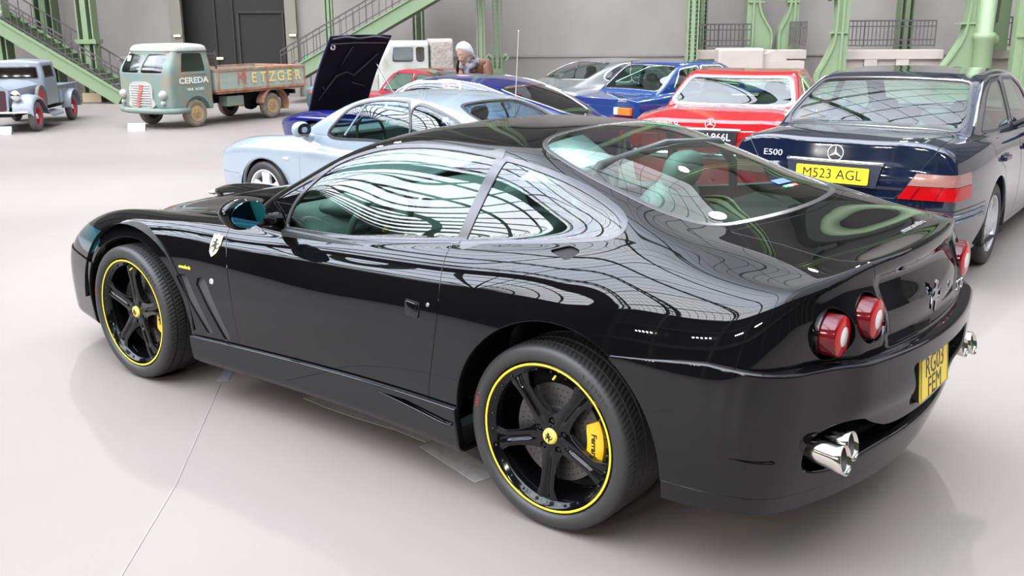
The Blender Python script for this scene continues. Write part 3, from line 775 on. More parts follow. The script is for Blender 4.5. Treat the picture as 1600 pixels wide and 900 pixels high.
def _lid(A):
    x, y, z = _ax(A); y = np.abs(y)
    hx = np.interp(x, [-.84, -.6, -.46], [.425, .455, .50]); hz = np.interp(z, [.68, .72, .845, .965], [.325, .34, .375, .428])
    hw = np.where(x < -.84, np.where(z < .965, hz, .428), hx)
    g = np.maximum(y-hw, x+.515-.30*y*y)
    g = np.maximum(g, .722-z)
    return np.where(x > -.3, 1.0, g)
S = cutpanel(S, _lid, 'boot_lid')
# fuel flap: small pointed oval below the quarter window
FLAP = sround([(.075, .801), (.0, .775), (-.065, .80), (-.03, .838)], .02, 5)
fn = lambda A: sdist(A.V[:, 0], A.V[:, 1], FLAP, (A.V[:, 2] > .85))
a, S = split(S, fn(S)); link(rim(offset(a, -.010), .012, .004), 'air_inlet', GAPM, FER)
# vents behind the front wheel
for poly in ([(2.120, .585), (2.035, .597), (1.868, .345), (1.905, .325)], [(1.985, .590), (1.900, .603), (1.745, .340), (1.785, .316)]):
    for sy in (1, -1):
        P_ = sround(poly, .012)
        fn = lambda A: sdist(A.V[:, 0], A.V[:, 2], P_, (A.V[:, 1]*sy > .5))
        a, S = split(S, fn(S))
        if len(a.F):
            v = offset(a, -.012)
            vm = mat('vent_mesh', (.09, .085, .085), .35, metal=.5, bump=(300, 1.0, .006))
            link(v, 'vent_grille', vm, FER)
# headlamps
HL = dense([(3.20, .80), (3.05, .875), (2.86, .918), (2.775, .915), (2.86, .86), (3.02, .80), (3.15, .77)], 4)
for sy in (1, -1):
    fn = lambda A: sdist(A.V[:, 0], A.V[:, 1]*sy, HL, (A.V[:, 2] > .57) & (A.V[:, 1]*sy > .5) & (A.V[:, 2] < .70))
    a, S = split(S, fn(S))
    if len(a.F): link(offset(a, .001), 'headlamp', mat('headlamp_teal', (.006, .06, .075), .08, coat=1.0), FER)
link(rim(S, .028, .0022), 'body_shell', BLACK, FER)

# hood scoop
mb = MB()
for i in range(3): pass
def blob(name, m, parent, c, r, e=1.0, n=24, k=14, rot=None, fn=None):
    V = []; F = []
    for i in range(k+1):
        ph = -PI/2+PI*i/k
        for j in range(n):
            t = 2*PI*j/n
            d = [math.cos(ph)*math.cos(t), math.cos(ph)*math.sin(t), math.sin(ph)]
            d = [math.copysign(abs(q)**e, q) for q in d]
            q = Vector((d[0]*r[0], d[1]*r[1], d[2]*r[2]))
            if fn: q = Vector(fn(*q))
            V.append(q)
    for i in range(k):
        for j in range(n): F.append((i*n+j, i*n+(j+1) % n, (i+1)*n+(j+1) % n, (i+1)*n+j))
    M = Matrix.Translation(c) @ (rot.to_4x4() if rot is not None else Matrix.Identity(4))
    b = MB(); b.add([M @ v for v in V], F); return b.build(name, m, parent, smooth=True)
sc = blob('hood_scoop', BLACK, FER, (2.72, 0, .775), (.30, .17, .045))
blob('scoop_opening', mat('scoop_mesh', (.30, .28, .25), .5, bump=(90, 1.0, .01)), sc, (2.985, 0, .765), (.05, .12, .018))
# under the car and wheel housings
b = MB()
b.box((1.3, 0, .235), (3.7, 1.25, .02)); b.build('floor_pan', DARKM, FER)
for cx in (0, 2.5):
    for sy in (1, -1):
        b = MB(); n = 24; V = []; F = []
        for i in range(n+1):
            t = PI*i/n; V += [(cx-.02+.475*math.cos(t), sy*.93, .335+.44*math.sin(t)), (cx-.02+.475*math.cos(t), sy*.50, .335+.44*math.sin(t))]
        for i in range(n): F.append((2*i, 2*i+1, 2*i+3, 2*i+2))
        b.add(V, F)
        V = [(cx-.02, sy*.50, .335)]+[(cx-.02+.48*math.cos(PI*i/n), sy*.50, .335+.44*math.sin(PI*i/n)) for i in range(n+1)]
        b.add(V, [(0, i+1, i+2) for i in range(n)])
        b.build('wheel_liner', DARKM, FER, smooth=False)
for sy in (1, -1):
    b = MB(); b.box((.43, sy*.80, .215), (.08, .20, .09)); b.build('mud_guard', RUB, FER, bevel=.012)
# plate recess, slot lining
def lining(name, poly, x0, x1, m, parent, back=True, sx=0.0):
    n = len(poly); V = [(x0+.0, a, b_) for a, b_ in poly]+[(x1, a*.94, (b_-.5)*.9+.5) for a, b_ in poly]
    F = [(i, (i+1) % n, n+(i+1) % n, n+i) for i in range(n)]
    if back: F.append(tuple(range(n, 2*n)))
    q = MB(); q.add(V, F); return q.build(name, m, parent)
lining('plate_recess', RECP, -.945, -.905, mat('recess_grey', (.012, .014, .013), .35), FER)
lining('diffuser_slot', SLOT, -.83, -.70, DARKM, FER)
b = MB()
for i, yy in enumerate((-.3, -.1, .1, .3)): b.box((-.74, yy, .33), (.20, .014, .10))
b.box((-.66, 0, .262), (.30, 1.2, .02)); b.build('diffuser', RUB, FER)

# number plate
PLM = frame((-.986, 0, .538), (0, -1, 0), (.090, 0, 1))
def plate(M, w, h, lines, m_face, m_txt, name='number_plate', th=.006, size=None, parent=None, sx=.78, bold=.0, rim_=None):
    P = sround([(-w/2, -h/2), (w/2, -h/2), (w/2, h/2), (-w/2, h/2)], .010)
    q = MB(); q.prism(P, M @ Matrix.Translation((0, 0, -th)), th)
    o = q.build(name, m_face, parent)
    if rim_:
        r_ = MB(); a = w/2-.004; c = h/2-.004
        for (p1, p2) in (((-a, -c), (a, -c)), ((a, -c), (a, c)), ((a, c), (-a, c)), ((-a, c), (-a, -c))):
            r_.bar(M @ Vector((*p1, .001)), M @ Vector((*p2, .001)), .003)
        r_.build('plate_rim', rim_, o)
    for s, px, py, sz in lines:
        text_obj('plate_text', s, sz, m_txt, M @ Matrix.Translation((px, py, .0003)), o, .0006, sx=sx, bold=bold)
    return o
plate(PLM, .305, .152, [('RG03', 0, .031, .098), ('FEM', .0, -.042, .098)], PLY, PLW, parent=FER, sx=.92, bold=.0, rim_=mat('plate_rim_grey', (.25, .25, .2), .3))
b = MB(); b.prism(sround([(-.15, -.075), (.15, -.075), (.15, .075), (-.15, .075)], .01), PLM @ Matrix.Translation((0, 0, -.045)), .037); b.build('plate_bracket', RUB, FER)
# tail lamps
for ly, lz in LAMPS:
    for sy in (1, -1):
        sx0 = float(-(.947-.237*ly*ly))
        c = (0, sy*ly, lz)
        hb = MB().lathe([(.079, sx0+.010+0), (.078, sx0+.045), (.055, sx0+.06), (.0, sx0+.062)], 40, 'x', c).build('lamp_housing', BLACK, FER, smooth=True)
        l = MB().lathe([(.064, sx0+.06), (.064, sx0-.030), (.060, sx0-.036), (.048, sx0-.038)], 40, 'x', c).build('tail_lamp', REDD, FER, smooth=True)
        MB().lathe([(.061, sx0-.0355), (.055, sx0-.039), (.030, sx0-.041)], 40, 'x', c).build('red_lens', REDL, l, smooth=True)
        MB().lathe([(.030, sx0-.041), (.026, sx0-.0425), (.0, sx0-.043)], 32, 'x', c).build('clear_lens', WHL, l, smooth=True)
# exhaust tips
for sy in (1, -1):
    for k, yy in enumerate((.695, .605)):
        c = Vector((-.915+.012*k, sy*yy, .432+.012*k))
        q = MB().lathe([(.036, .16), (.042, .03), (.0435, 0), (.0405, -.001), (.037, .03), (.036, .15)], 36, 'x', (0, 0, 0))
        M = Matrix.Translation(c+Vector((-.03, 0, .012))) @ Matrix.Rotation(math.radians(-7), 4, 'Y')
        q.V = [tuple(M @ Vector((v[0]+v[2]*.35*(1 if v[0] < .02 else 0), v[1], v[2]))) for v in q.V]
        t = q.build('exhaust_tip', NICKEL, FER, smooth=True)
        q = MB().lathe([(.0385, .012), (.036, .03), (.0, .05)], 28, 'x', (0, 0, 0))
        q.V = [tuple(M @ Vector((v[0]+v[2]*.35*(1 if v[0] < .02 else .6), v[1], v[2]))) for v in q.V]; q.build('exhaust_inside', mat('exhaust_dark', (.03, .026, .022), .5), t, smooth=True)  # darker disc closes the mouth just inside the tip
# badges
def horse(name, M, s, m, parent, th=.002):
    P = [(-.08, -.50), (.02, -.50), (.0, -.38), (-.02, -.22), (.08, -.12), (.2, -.1), (.3, -.2), (.26, -.3), (.33, -.33), (.38, -.17), (.28, .02), (.14, .06), (.12, .16), (.25, .18), (.33, .10), (.38, .15),
         (.28, .27), (.12, .27), (.08, .36), (.15, .42), (.07, .5), (-.02, .48), (-.14, .42), (-.17, .36), (-.08, .34), (-.06, .26), (-.12, .14), (-.24, .22), (-.36, .14), (-.34, .08), (-.24, .12), (-.16, .02),
         (-.18, -.1), (-.30, -.16), (-.42, -.06), (-.44, .1), (-.5, .12), (-.5, -.08), (-.36, -.24), (-.22, -.22), (-.16, -.3), (-.14, -.42)]
    q = MB(); q.prism([(-a*s, b_*s) for a, b_ in P], M, th); return q.build(name, m, parent)
horse('horse_emblem', frame((-.957, 0, .80), (0, -1, 0), (0, 0, 1)), .115, mat('emblem_chrome', (.25, .25, .26), .12, metal=1.0), FER, .006)
def surfM(x, z=None, sy=1, y=None):
    """matrix on the flank at (x, z) or on the deck at (x, y), local z outwards"""
    if z is not None:
        a, b_ = .3, 1.3
        for _ in range(30):
            m = (a+b_)/2
            if ferrari_F(np.array([[x, m*sy, z]]))[0] < 0: a = m
            else: b_ = m
        P = np.array([[x, a*sy, z]])
    else:
        a, b_ = .5, 1.5
        for _ in range(30):
            m = (a+b_)/2
            if ferrari_F(np.array([[x, y, m]]))[0] < 0: a = m
            else: b_ = m
        P = np.array([[x, y, a]])
    return Vector(P[0]), Vector(grad(ferrari_F, P)[0])
def placeM(x, z=None, sy=1, y=None, d=(-1, 0, 0)):
    P, n = surfM(x, z, sy, y); d = Vector(d); X = (d-n*d.dot(n)).normalized(); Y = n.cross(X)
    return Matrix(((X.x, Y.x, n.x, P.x+n.x*.0012), (X.y, Y.y, n.y, P.y+n.y*.0012), (X.z, Y.z, n.z, P.z+n.z*.0012), (0, 0, 0, 1)))
for sy in (1, -1):
    M = placeM(1.845, .75, sy, d=(-sy, 0, 0))
    q = MB(); q.prism([(-.032, .050), (-.015, .046), (0, .054), (.015, .046), (.032, .050), (.034, .0), (.024, -.034), (0, -.056), (-.024, -.034), (-.034, .0)], M, .002)
    sh = q.build('shield_badge', BADGEY, FER); horse('horse', M @ Matrix.Translation((0, -.002, .002)), .066, PLW, sh, .001)
    M2 = placeM(2.045, .628, sy, d=(-sy, 0, 0)); text_obj('script_badge', 'scuderia', .022, mat('badge_yellow', (.8, .62, .05), .4), M2, FER, .0008, sx=1.15, shear=.3, bold=.0008)
    M3 = placeM(1.845, .592, sy, d=(-sy, 0, 0)); q = MB().lathe([(.0, .003), (.011, .003), (.013, 0)], 24, 'z'); q.V = [tuple(M3 @ Vector(v)) for v in q.V]; q.build('round_badge', WHITE, FER)
    q = MB().lathe([(.0, .004), (.004, .004)], 16, 'z'); q.V = [tuple(M3 @ Vector(v)) for v in q.V]; q.build('badge_centre', GAPM, FER)
    # door handle: recess cup with flap, lock
    M4 = placeM(.605, .690, sy, d=(-sy, 0, -.12))
    q = MB(); q.prism(sround([(-.042, .026), (.036, .030), (.042, -.028), (-.028, -.034)], .014), M4, .002); hd = q.build('door_handle', GAPM, FER)
    q = MB(); q.prism(sround([(-.030, .022), (.034, .024), (.034, -.002), (-.012, .0)], .010), M4 @ Matrix.Translation((0, 0, .002)), .010); q.build('handle_flap', BLACK, hd, bevel=.003)
    M5 = placeM(.525, .715, sy, d=(-sy, 0, 0)); q = MB().lathe([(.0, .003), (.006, .003), (.008, .0)], 20, 'z'); q.V = [tuple(M5 @ Vector(v)) for v in q.V]; q.build('door_lock', SILV, FER)
text_obj('model_lettering', '575', .055, SILV, frame((-.960, -.30, .775), (0, -1, 0), (0, 0, 1)), FER, .002, sx=1.0)
# lettering on the boot lid
M6 = placeM(-.80, None, 1, -.22, d=(0, -1, 0)); text_obj('deck_lettering', 'maranello', .046, SILV, M6, FER, .002, sx=1.3, shear=.25)
# rear window stickers
def glassM(x, y, d=(0, -1, 0)):
    return placeM(x, None, 1, y, d)
q = MB().lathe([(0, .001), (.033, .001)], 28, 'z'); M7 = glassM(-.355, .425); q.V = [tuple(M7 @ Vector((v[0], v[1]*.9, v[2]))) for v in q.V]; q.build('round_sticker', WHITE, FER)
q = MB(); q.prism([(-.06, -.018), (.06, -.018), (.06, .018), (-.06, .018)], glassM(-.30, -.20), .001); st = q.build('blue_sticker', mat('sticker_blue', (.02, .12, .55), .4), FER)
for k, cc in enumerate(((.02, .4, .1), (.8, .8, .8), (.7, .08, .03))):
    q = MB(); q.prism([(-.02, -.008), (.02, -.008), (.02, .008), (-.02, .008)], glassM(-.34, -.20+.04*(1-k)), .001); q.build('flag_sticker', mat('flag%d' % k, cc, .4), st)
q = MB(); q.prism([(-.10, -.008), (.10, -.008), (.10, .008), (-.10, .008)], glassM(.30, -.33, (-.6, -1, 0)), .001); q.build('green_strip', mat('strip_green', (.0, .35, .12), .4), FER)
# door mirrors
for sy in (1, -1):
    mc = Vector((1.475, sy*.985, .950))
    def _mf(x, y, z): return (x*(1.25 if x > 0 else .28), y, z*(1-.12*(y*sy < 0)))
    mo = blob('door_mirror', BLACK, FER, mc, (.085, .105, .066), 1, 32, 18, fn=_mf)
    gm = MB(); P_ = [(.088*math.cos(2*PI*i/36)*1.0, .054*math.sin(2*PI*i/36)) for i in range(36)]
    Mm = frame(mc+Vector((-.027, 0, 0)), (0, -1, 0), (0, 0, 1)) @ Matrix.Rotation(math.radians(4), 4, 'Y')
    gm.prism(P_, Mm, .003); gm.build('mirror_glass', MIRB, mo)
    q = MB(); q.tube([(1.50, sy*.93, .925), (1.49, sy*.88, .905), (1.50, sy*.80, .892)], [.026, .026, .034], 14); q.build('mirror_stalk', BLACK, mo, smooth=True)
    q = MB(); q.prism([(0, 0), (.15, -.005), (.10, .05), (.03, .09)], frame((1.60, sy*.795, .878), (-1, 0, 0), (0, -.35*sy, 1)), .004*sy); q.build('mirror_base', BLACK, mo)
# cabin
b = MB(); b.box((.9, 0, .30), (2.2, 1.45, .04)); b.box((-.02, 0, .62), (.08, 1.5, .62)); b.box((1.75, 0, .55), (.06, 1.5, .55)); b.box((.9, 0, .40), (1.9, .26, .22)); b.build('cabin_tub', DARKM, FER, bevel=.02)
b = MB(); b.box((-.22, 0, .955), (.45, 1.30, .03)); b.build('rear_shelf', DARKM, FER)
for sy in (1, -1):
    b = MB(); b.box((.95, sy*.79, .72), (1.05, .05, .28)); b.box((1.0, sy*.75, .72), (.7, .06, .05)); b.build('door_card', LEATHER, FER, bevel=.015)
    b = MB(); b.tube([(1.50, sy*.70, .86), (1.55, sy*.62, .89)], .03, 12)
da = MB()
prof = [(1.30, .60), (1.31, .75), (1.36, .84), (1.44, .885), (1.56, .90), (1.70, .90), (1.78, .86), (1.75, .5)]
n = len(prof); V = [(a, -.72, c) for a, c in prof]+[(a, .72, c) for a, c in prof]
da.add(V, [(i, (i+1) % n, n+(i+1) % n, n+i) for i in range(n)]+[tuple(range(n)), tuple(range(2*n-1, n-1, -1))])
dash = da.build('dashboard', DASHM, FER, bevel=.02)
blob('gauge_hood', DASHM, dash, (1.47, .37, .90), (.14, .20, .055))
for yy in (.03, .12):
    MB().lathe([(.030, -.01), (.036, -.02), (.036, .01)], 24, 'x', (1.38, yy, .865)).build('air_vent', SILV, dash, smooth=True)
    MB().lathe([(0, -.012), (.031, -.012)], 24, 'x', (1.38, yy, .865)).build('vent_face', GAPM, dash)
sw = empty('steering_wheel'); setparent(sw, FER); SWM = Matrix.Translation((1.33, .37, .82)) @ Matrix.Rotation(math.radians(-24), 4, 'Y')
q = MB(); q.tube([SWM @ Vector((0, .185*math.cos(2*PI*i/40), .185*math.sin(2*PI*i/40))) for i in range(40)], .0165, 10, closed=True); q.build('wheel_rim', mat('wheel_leather', (.11, .14, .13), .35), sw, smooth=True)
q = MB()
for a in (0, 180, 270): q.bar(SWM @ Vector((.01, .05*math.cos(math.radians(a)), .05*math.sin(math.radians(a)))), SWM @ Vector((.005, .18*math.cos(math.radians(a)), .18*math.sin(math.radians(a)))), .03, .012)
q.tube([SWM @ Vector((.0, 0, 0)), SWM @ Vector((.25, 0, 0))], .03, 10); q.build('wheel_spokes', LEATHER, sw)
q = MB().lathe([(.0, -.035), (.045, -.03), (.062, -.01), (.062, .02)], 28, 'x'); q.V = [tuple(SWM @ Vector(v)) for v in q.V]; q.build('wheel_boss', LEATHER, sw, smooth=True)
q = MB().lathe([(.0, -.038), (.016, -.037), (.017, -.03)], 24, 'x'); q.V = [tuple(SWM @ Vector(v)) for v in q.V]; q.build('wheel_badge', mat('boss_yellow', (.75, .5, .03), .3), sw, smooth=True)
for sy, ml in ((1, LEATHER), (-1, LEATHER_LIT)):
    st = empty('seat'); setparent(st, FER)
    blob('seat_cushion', ml, st, (.75, sy*.37, .42), (.28, .26, .10), .7)
    blob('seat_back', ml, st, (.36, sy*.37, .72), (.09, .25, .34), .7, rot=Matrix.Rotation(math.radians(-20), 3, 'Y'))
    blob('headrest', ml, st, (.22, sy*.37, 1.08), (.055, .13, .085), .75, rot=Matrix.Rotation(math.radians(-15), 3, 'Y'))
q = MB(); q.tube([(.10, .62, .95), (.10, .60, 1.10), (.10, .45, 1.20), (.10, 0, 1.235), (.10, -.45, 1.20), (.10, -.60, 1.10), (.10, -.62, .95)], .02, 8); q.build('headliner_bar', LEATHER, FER, smooth=True)

# =================================================================== wheels of the coupe
def star_rim(parent, R=.264, m=RIMB, phase=-90, front=False, detail=True):
    """five-spoke face, local frame: wheel axis y, outward +y, centre at origin"""
    nr, nt_ = 70, 400
    rr = np.linspace(.018, .236, nr); tt = np.arange(nt_)/nt_*2*PI
    Rg, Tg = np.meshgrid(rr, tt, indexing='ij'); r = Rg.ravel(); t = Tg.ravel()
    tl = np.mod(t-math.radians(phase)+PI/5, 2*PI/5)-PI/5
    s = tl*r
    ridge = np.interp(r, [.05, .09, .17, .236], [.008, .012, .013, .026])
    amp = np.interp(r, [.04, .075, .1, .236], [0, .004, .009, .010])
    h = np.interp(r, [.018, .04, .07, .12, .19, .236], [-.028, -.030, -.028, -.022, -.014, -.016])
    wv = np.interp(r, [.05, .09, .17, .236], [.010, .008, .008, .014])
    h = h-amp*np.exp(-(s/wv)**2)-np.maximum(np.abs(s)-ridge, 0)**1.5*1.5
    # lug holes between spokes near the hub
    V = np.stack([r*np.cos(t), h, r*np.sin(t)], 1)
    F = [(i*nt_+j, i*nt_+(j+1) % nt_, (i+1)*nt_+(j+1) % nt_, (i+1)*nt_+j) for i in range(nr-1) for j in range(nt_)]
    def HF(P):
        return None
    N = np.zeros_like(V)
    G = V.reshape(nr, nt_, 3); dr = np.gradient(G, axis=0); dt = (np.roll(G, -1, 1)-np.roll(G, 1, 1)); N = np.cross(dr, dt).reshape(-1, 3); N /= np.linalg.norm(N, axis=1, keepdims=True)+1e-12
    if N[:, 1].mean() < 0: N = -N
    f = F[0]; nn = np.cross(V[f[1]]-V[f[0]], V[f[2]]-V[f[0]])
    if nn[1] < 0: F = [tuple(reversed(q)) for q in F]
    A = Surf(V, N, F)
    hw = np.interp(r, [.018, .055, .072, .088, .11, .15, .19, .215, .236], [.2, .2, .050, .037, .031, .027, .029, .038, .047])
    g = np.abs(s)-hw
    A, _ = split(A, g)
    for k in range(5):   # lug holes
        a = math.radians(phase+36+72*k); x, z = A.V[:, 0], A.V[:, 2]
        _, A = split(A, -(np.sqrt((x-.054*math.cos(a))**2+(z-.054*math.sin(a))**2)-.0135)*-1)
    link(rim(A, .035, .002), 'spoke_star', m, parent)
    # rim lip, barrel
    MB().lathe([(.234, -.17), (.226, -.05), (.232, -.020), (.236, -.014), (.246, -.010), (.250, -.004), (.256, -.002), (.2585, .0), (.266, .001), (.270, -.003), (.272, -.012), (.268, -.02)], 96).build('rim', m, parent, smooth=True)
    MB().lathe([(.2575, .0012), (.2585, .0022), (.2640, .0030), (.2655, .0018)], 96).build('rim_stripe', YSTR, parent, smooth=True)
    c = MB().lathe([(.0, -.016), (.020, -.017), (.0265, -.020), (.029, -.028)], 32).build('centre_cap', YCAP, parent, smooth=True)
    if detail: horse('cap_horse', frame((0, -.0158, 0), (-1, 0, 0), (0, 0, 1)), .033, PLW, c, .0015)
    for k in range(5):
        a = math.radians(phase+36+72*k)
        MB().lathe([(0, -.036), (.008, -.036), (.0095, -.045), (.0135, -.046), (.0135, -.06)], 12, 'y', (.054*math.cos(a), 0, .054*math.sin(a))).build('wheel_bolt', m, parent, smooth=False)
    if detail:
        for k in range(25):
            a = 2*PI*(k+.5)/25
            MB().lathe([(0, -.0065), (.0035, -.0065), (.0055, -.0085), (.0055, -.014)], 10, 'y', (.2425*math.cos(a), 0, .2425*math.sin(a))).build('rim_bolt', m, parent)
        v = MB(); a = math.radians(98); v.tube([(.232*math.cos(a), -.012, .232*math.sin(a)), (.222*math.cos(a), .002, .222*math.sin(a))], .004, 8); v.build('tyre_valve', YSTR, parent)
def tyre_mesh(parent, Rt, w_, R=.266, m=TYRE, n=330):
    hw = w_
    prof = [(R+.002, -.012), (R+.008, .004), (R+.018, .011), (R+.030, .013), (Rt-.020, .009), (Rt-.009, .001), (Rt-.004, -.009), (Rt-.002, -.018)]
    # shoulder to shoulder with four grooves
    g = []
    for f_ in (.16, .36, .62, .84): g += [(Rt-.0005, -hw*f_+.006), (Rt-.008, -hw*f_+.005), (Rt-.008, -hw*f_-.005), (Rt-.0005, -hw*f_-.006)]
    prof += g+[(Rt-.004, -hw+.012), (Rt-.02, -hw-.008), (R+.002, -hw+.01)]
    mp = len(prof); V = []; F = []
    for i in range(n):
        a = 2*PI*i/n; c = i % 3 == 0
        for k, (r, h) in enumerate(prof):
            rr_ = r-(.0028 if c and 5 <= k < mp-2 and r > Rt-.006 else 0)
            V.append((rr_*math.cos(a+h*1.2), h, rr_*math.sin(a+h*1.2)))
    for i in range(n):
        j = (i+1) % n
        for k in range(mp-1): F.append((i*mp+k, j*mp+k, j*mp+k+1, i*mp+k+1))
    q = MB(); q.add(V, F); o = q.build('tyre', m, parent, auto=35); return o
TYL = mat('tyre_letter_grey', (.055, .053, .052), .4)
def ring_text(s, R, size, a0, m, parent, yoff, sx=1.0, step=None):
    step = step or size*.72/R
    for i, ch in enumerate(s):
        if ch == ' ': continue
        a = a0-i*step
        o = Vector((R*math.cos(a), yoff, R*math.sin(a))); up = Vector((math.cos(a), 0, math.sin(a))); xx = Vector((0, 1, 0)).cross(up)*-1
        yield ch, frame(o, tuple(-(Vector((0, 1, 0)).cross(up))*-1), tuple(up))
def coupe_wheel(cx, sy, yf, w_, phase, detail):
    wh = empty('wheel', (cx, sy*yf, .333)); setparent(wh, FER)
    if sy < 0: wh.rotation_euler = (0, 0, PI)
    star_rim(wh, phase=phase, detail=detail)
    tyre_mesh(wh, .333, w_)
    dsc = MB().lathe([(.07, -.085), (.075, -.072), (.09, -.070), (.092, -.078), (.176, -.078), (.176, -.106), (.092, -.106)], 64).build('brake_disc', DISC, wh, smooth=False)
    if detail:
        hl = MB()
        for k in range(48):
            a = 2*PI*k/48; 
            for q_, rr_ in enumerate((.112, .134, .156)):
                aa = a+q_*.05; hl.lathe([(0, -.0775), (.0032, -.0775)], 6, 'y', (rr_*math.cos(aa), 0, rr_*math.sin(aa)))
        hl.build('disc_holes', GAPM, wh, fix=False)
    # caliper on the tail side (-x outside world; local x flips on the far side)
    sx = -1 if sy > 0 else 1
    cb = MB(); n = 16; V = []; F = []
    for i in range(n+1):
        a = math.radians(-27+54*i/n); e = 1-(abs(i-n/2)/(n/2))**4*.25
        ri, ro = .128+(1-e)*.05, .198*1.0
        for (r_, h_) in ((ri, -.062), (ri+.008, -.053), (ro-.012, -.050), (ro, -.058), (ro, -.12), (ri, -.12)):
            V.append((sx*r_*math.cos(a), h_, r_*math.sin(a)))
    for i in range(n):
        for k in range(6): F.append((i*6+k, i*6+(k+1) % 6, (i+1)*6+(k+1) % 6, (i+1)*6+k))
    F += [tuple(range(6)), tuple(n*6+k for k in range(6))]
    cb.add(V, F); cal = cb.build('brake_caliper', YEL, wh, auto=40)
    if detail:
        cp = text_obj('caliper_lettering', 'Ferrari', .030, GAPM, Matrix.Identity(4), None, .0008, bold=.0006)
        cp.matrix_world = Matrix.Identity(4); setparent(cp, wh)
        cp.matrix_local = frame((-.163, -.0505, 0), (0, 0, -1) if sy > 0 else (0, 0, -1), (1*-sx*-1, 0, 0))
    MB().lathe([(0, -.10), (.07, -.09), (.075, -.16), (.0, -.17)], 24).build('hub', DARKM, wh, smooth=True)
    MB().lathe([(0, -.19), (.232, -.175)], 48).build('wheel_backing', DARKM, wh)
    # sidewall lettering
    if detail:
        for s_, R_t, a_, mm in (('PIRELLI', .302, 2.5, TYL), ('P ZERO', .300, .35, mat('tyre_red_print', (.45, .03, .03), .6))):
            for ch, M in ring_text(s_, R_t, .022 if mm is TYL else .012, a_, mm, wh, .0125, step=.065 if mm is TYL else .033):
                t = text_obj('tyre_letter', ch, .026 if mm is TYL else .014, mm, Matrix.Identity(4), None, .0012); t.matrix_world = Matrix.Identity(4); setparent(t, wh); t.matrix_local = M
    return wh
coupe_wheel(0, 1, .909, .285, -88, True)
coupe_wheel(2.5, 1, .944, .245, 93, True)
coupe_wheel(0, -1, .909, .285, -60, False)
coupe_wheel(2.5, -1, .944, .245, 40, False)

# =================================================================== the other cars: shared builder
def body_fn(sp):
    tx = Tab(sp['top'], sp['ty']); wx = Cur(sp['w']); gt = Cur(sp['gt']); gb = Cur([(q[0], q[1]) for q in sp['gw']]); gr = Cur([(q[0], q[2]) for q in sp['gw']])
    zb, zr = sp['zbelt'], sp['zroof']; sz = Cur(sp.get('sz', [(.15, .93), (.35, .985), (.55, 1.0), (.75, .99), (.9, .955), (1.1, .88)]))
    xr, xf = sp['xr'], sp['xf']; rk, fk = sp.get('rplan', .12), sp.get('fplan', .2); W0 = max(q[1] for q in sp['w'])
    ku = Cur(sp.get('ku', [(-2, .03), (4, .03)])); kt = sp.get('kt', .08); rz = Cur(sp.get('rz', [(0, .06), (.4, 0), (.7, 0), (1.1, .03)])); fz = Cur(sp.get('fz', [(0, .1), (.4, 0), (.6, 0), (1.0, .15)]))
    crown = sp.get('crown', .06); kg = sp.get('kg', .07); kr = sp.get('kr', .06); kf = sp.get('kf', .12); z0 = sp.get('z0', .18); gc = sp.get('gcurve', .03)
    def F(P):
        x, y, z = P[:, 0], np.abs(P[:, 1]), P[:, 2]
        h = smax((z-tx(x, y))/1.05, y-wx(x)*sz(z), kt)
        rear = -x+xr+rz(z)+rk*(y/W0)**3; front = x-xf+fz(z)+fk*(y/W0)**2.5
        h = smax(h, rear, kr); h = smax(h, front, kf); h = smax(h, z0-z, .05)
        t = (z-zb)/(zr-zb); gy = gb(x)+(gr(x)-gb(x))*t+gc*t*(1-t)*2
        g = smax((z-gt(x)+crown*(y/.7)**2)*.9, (y-gy)*.92, kg)
        g = smax(g, zb-.25-z, .05); g = smax(g, rear, .05); g = smax(g, front, .05)
        return smin(h, g, ku(x))
    return F
def circ(S, cx, cz, r, side=0, ymin=.4, flat=True):
    x, y, z = S.V[:, 0], S.V[:, 1], S.V[:, 2]
    g = np.sqrt((x-cx)**2+(z-cz)**2)-r
    if flat: g = np.where(z < cz, np.abs(x-cx)-r, g)
    return np.where(np.abs(y) < ymin, 1.0, g)
def simple_wheel(parent, loc, R, w_, rimR, rim_mat, spokes=5, disc=False, sy=1, hubcap=None, sw_=.03, tyrem=None):
    wh = empty('wheel', loc); setparent(wh, parent)
    if sy < 0: wh.rotation_euler = (0, 0, PI)
    hb_ = (R-rimR)
    MB().lathe([(rimR, -.02), (rimR+.01, .004), (rimR+hb_*.45, .012), (R-.018, .002), (R-.004, -.012), (R, -.03), (R, -w_+.03), (R-.02, -w_), (rimR, -w_+.01)], 48).build('tyre', tyrem or TYRE, wh, smooth=True)
    MB().lathe([(rimR+.003, -.004), (rimR+.001, .004), (rimR-.01, .0), (rimR-.02, -.03), (rimR-.03, -w_*.8)], 48).build('rim', rim_mat, wh, smooth=True)
    if spokes:
        b = MB()
        for k in range(spokes):
            a = 2*PI*k/spokes+.3; b.prism([(-sw_*1.3, .03), (sw_*1.3, .03), (sw_, rimR*.6), (sw_*1.35, rimR-.012), (-sw_*1.35, rimR-.012), (-sw_, rimR*.6)], frame((0, -.045, 0), (math.cos(a+PI/2), 0, math.sin(a+PI/2)), (math.cos(a), 0, math.sin(a))), .028)
        for v in b.V: pass
        b.lathe([(0, -.012), (.05, -.014), (.07, -.03), (.07, -.06)], 20); b.build('spokes', rim_mat, wh)
        MB().lathe([(0, -.08), (rimR*.75, -.08)], 32).build('brake_disc', DISC, wh)
    if hubcap: MB().lathe([(0, .012), (rimR*.25, .008), (rimR*.5, -.012), (rimR*.8, -.006), (rimR-.01, -.012)], 40).build('hubcap', hubcap, wh, smooth=True)
    MB().lathe([(0, -.10), (rimR-.015, -.10)], 32).build('wheel_backing', DARKM, wh)
    return wh
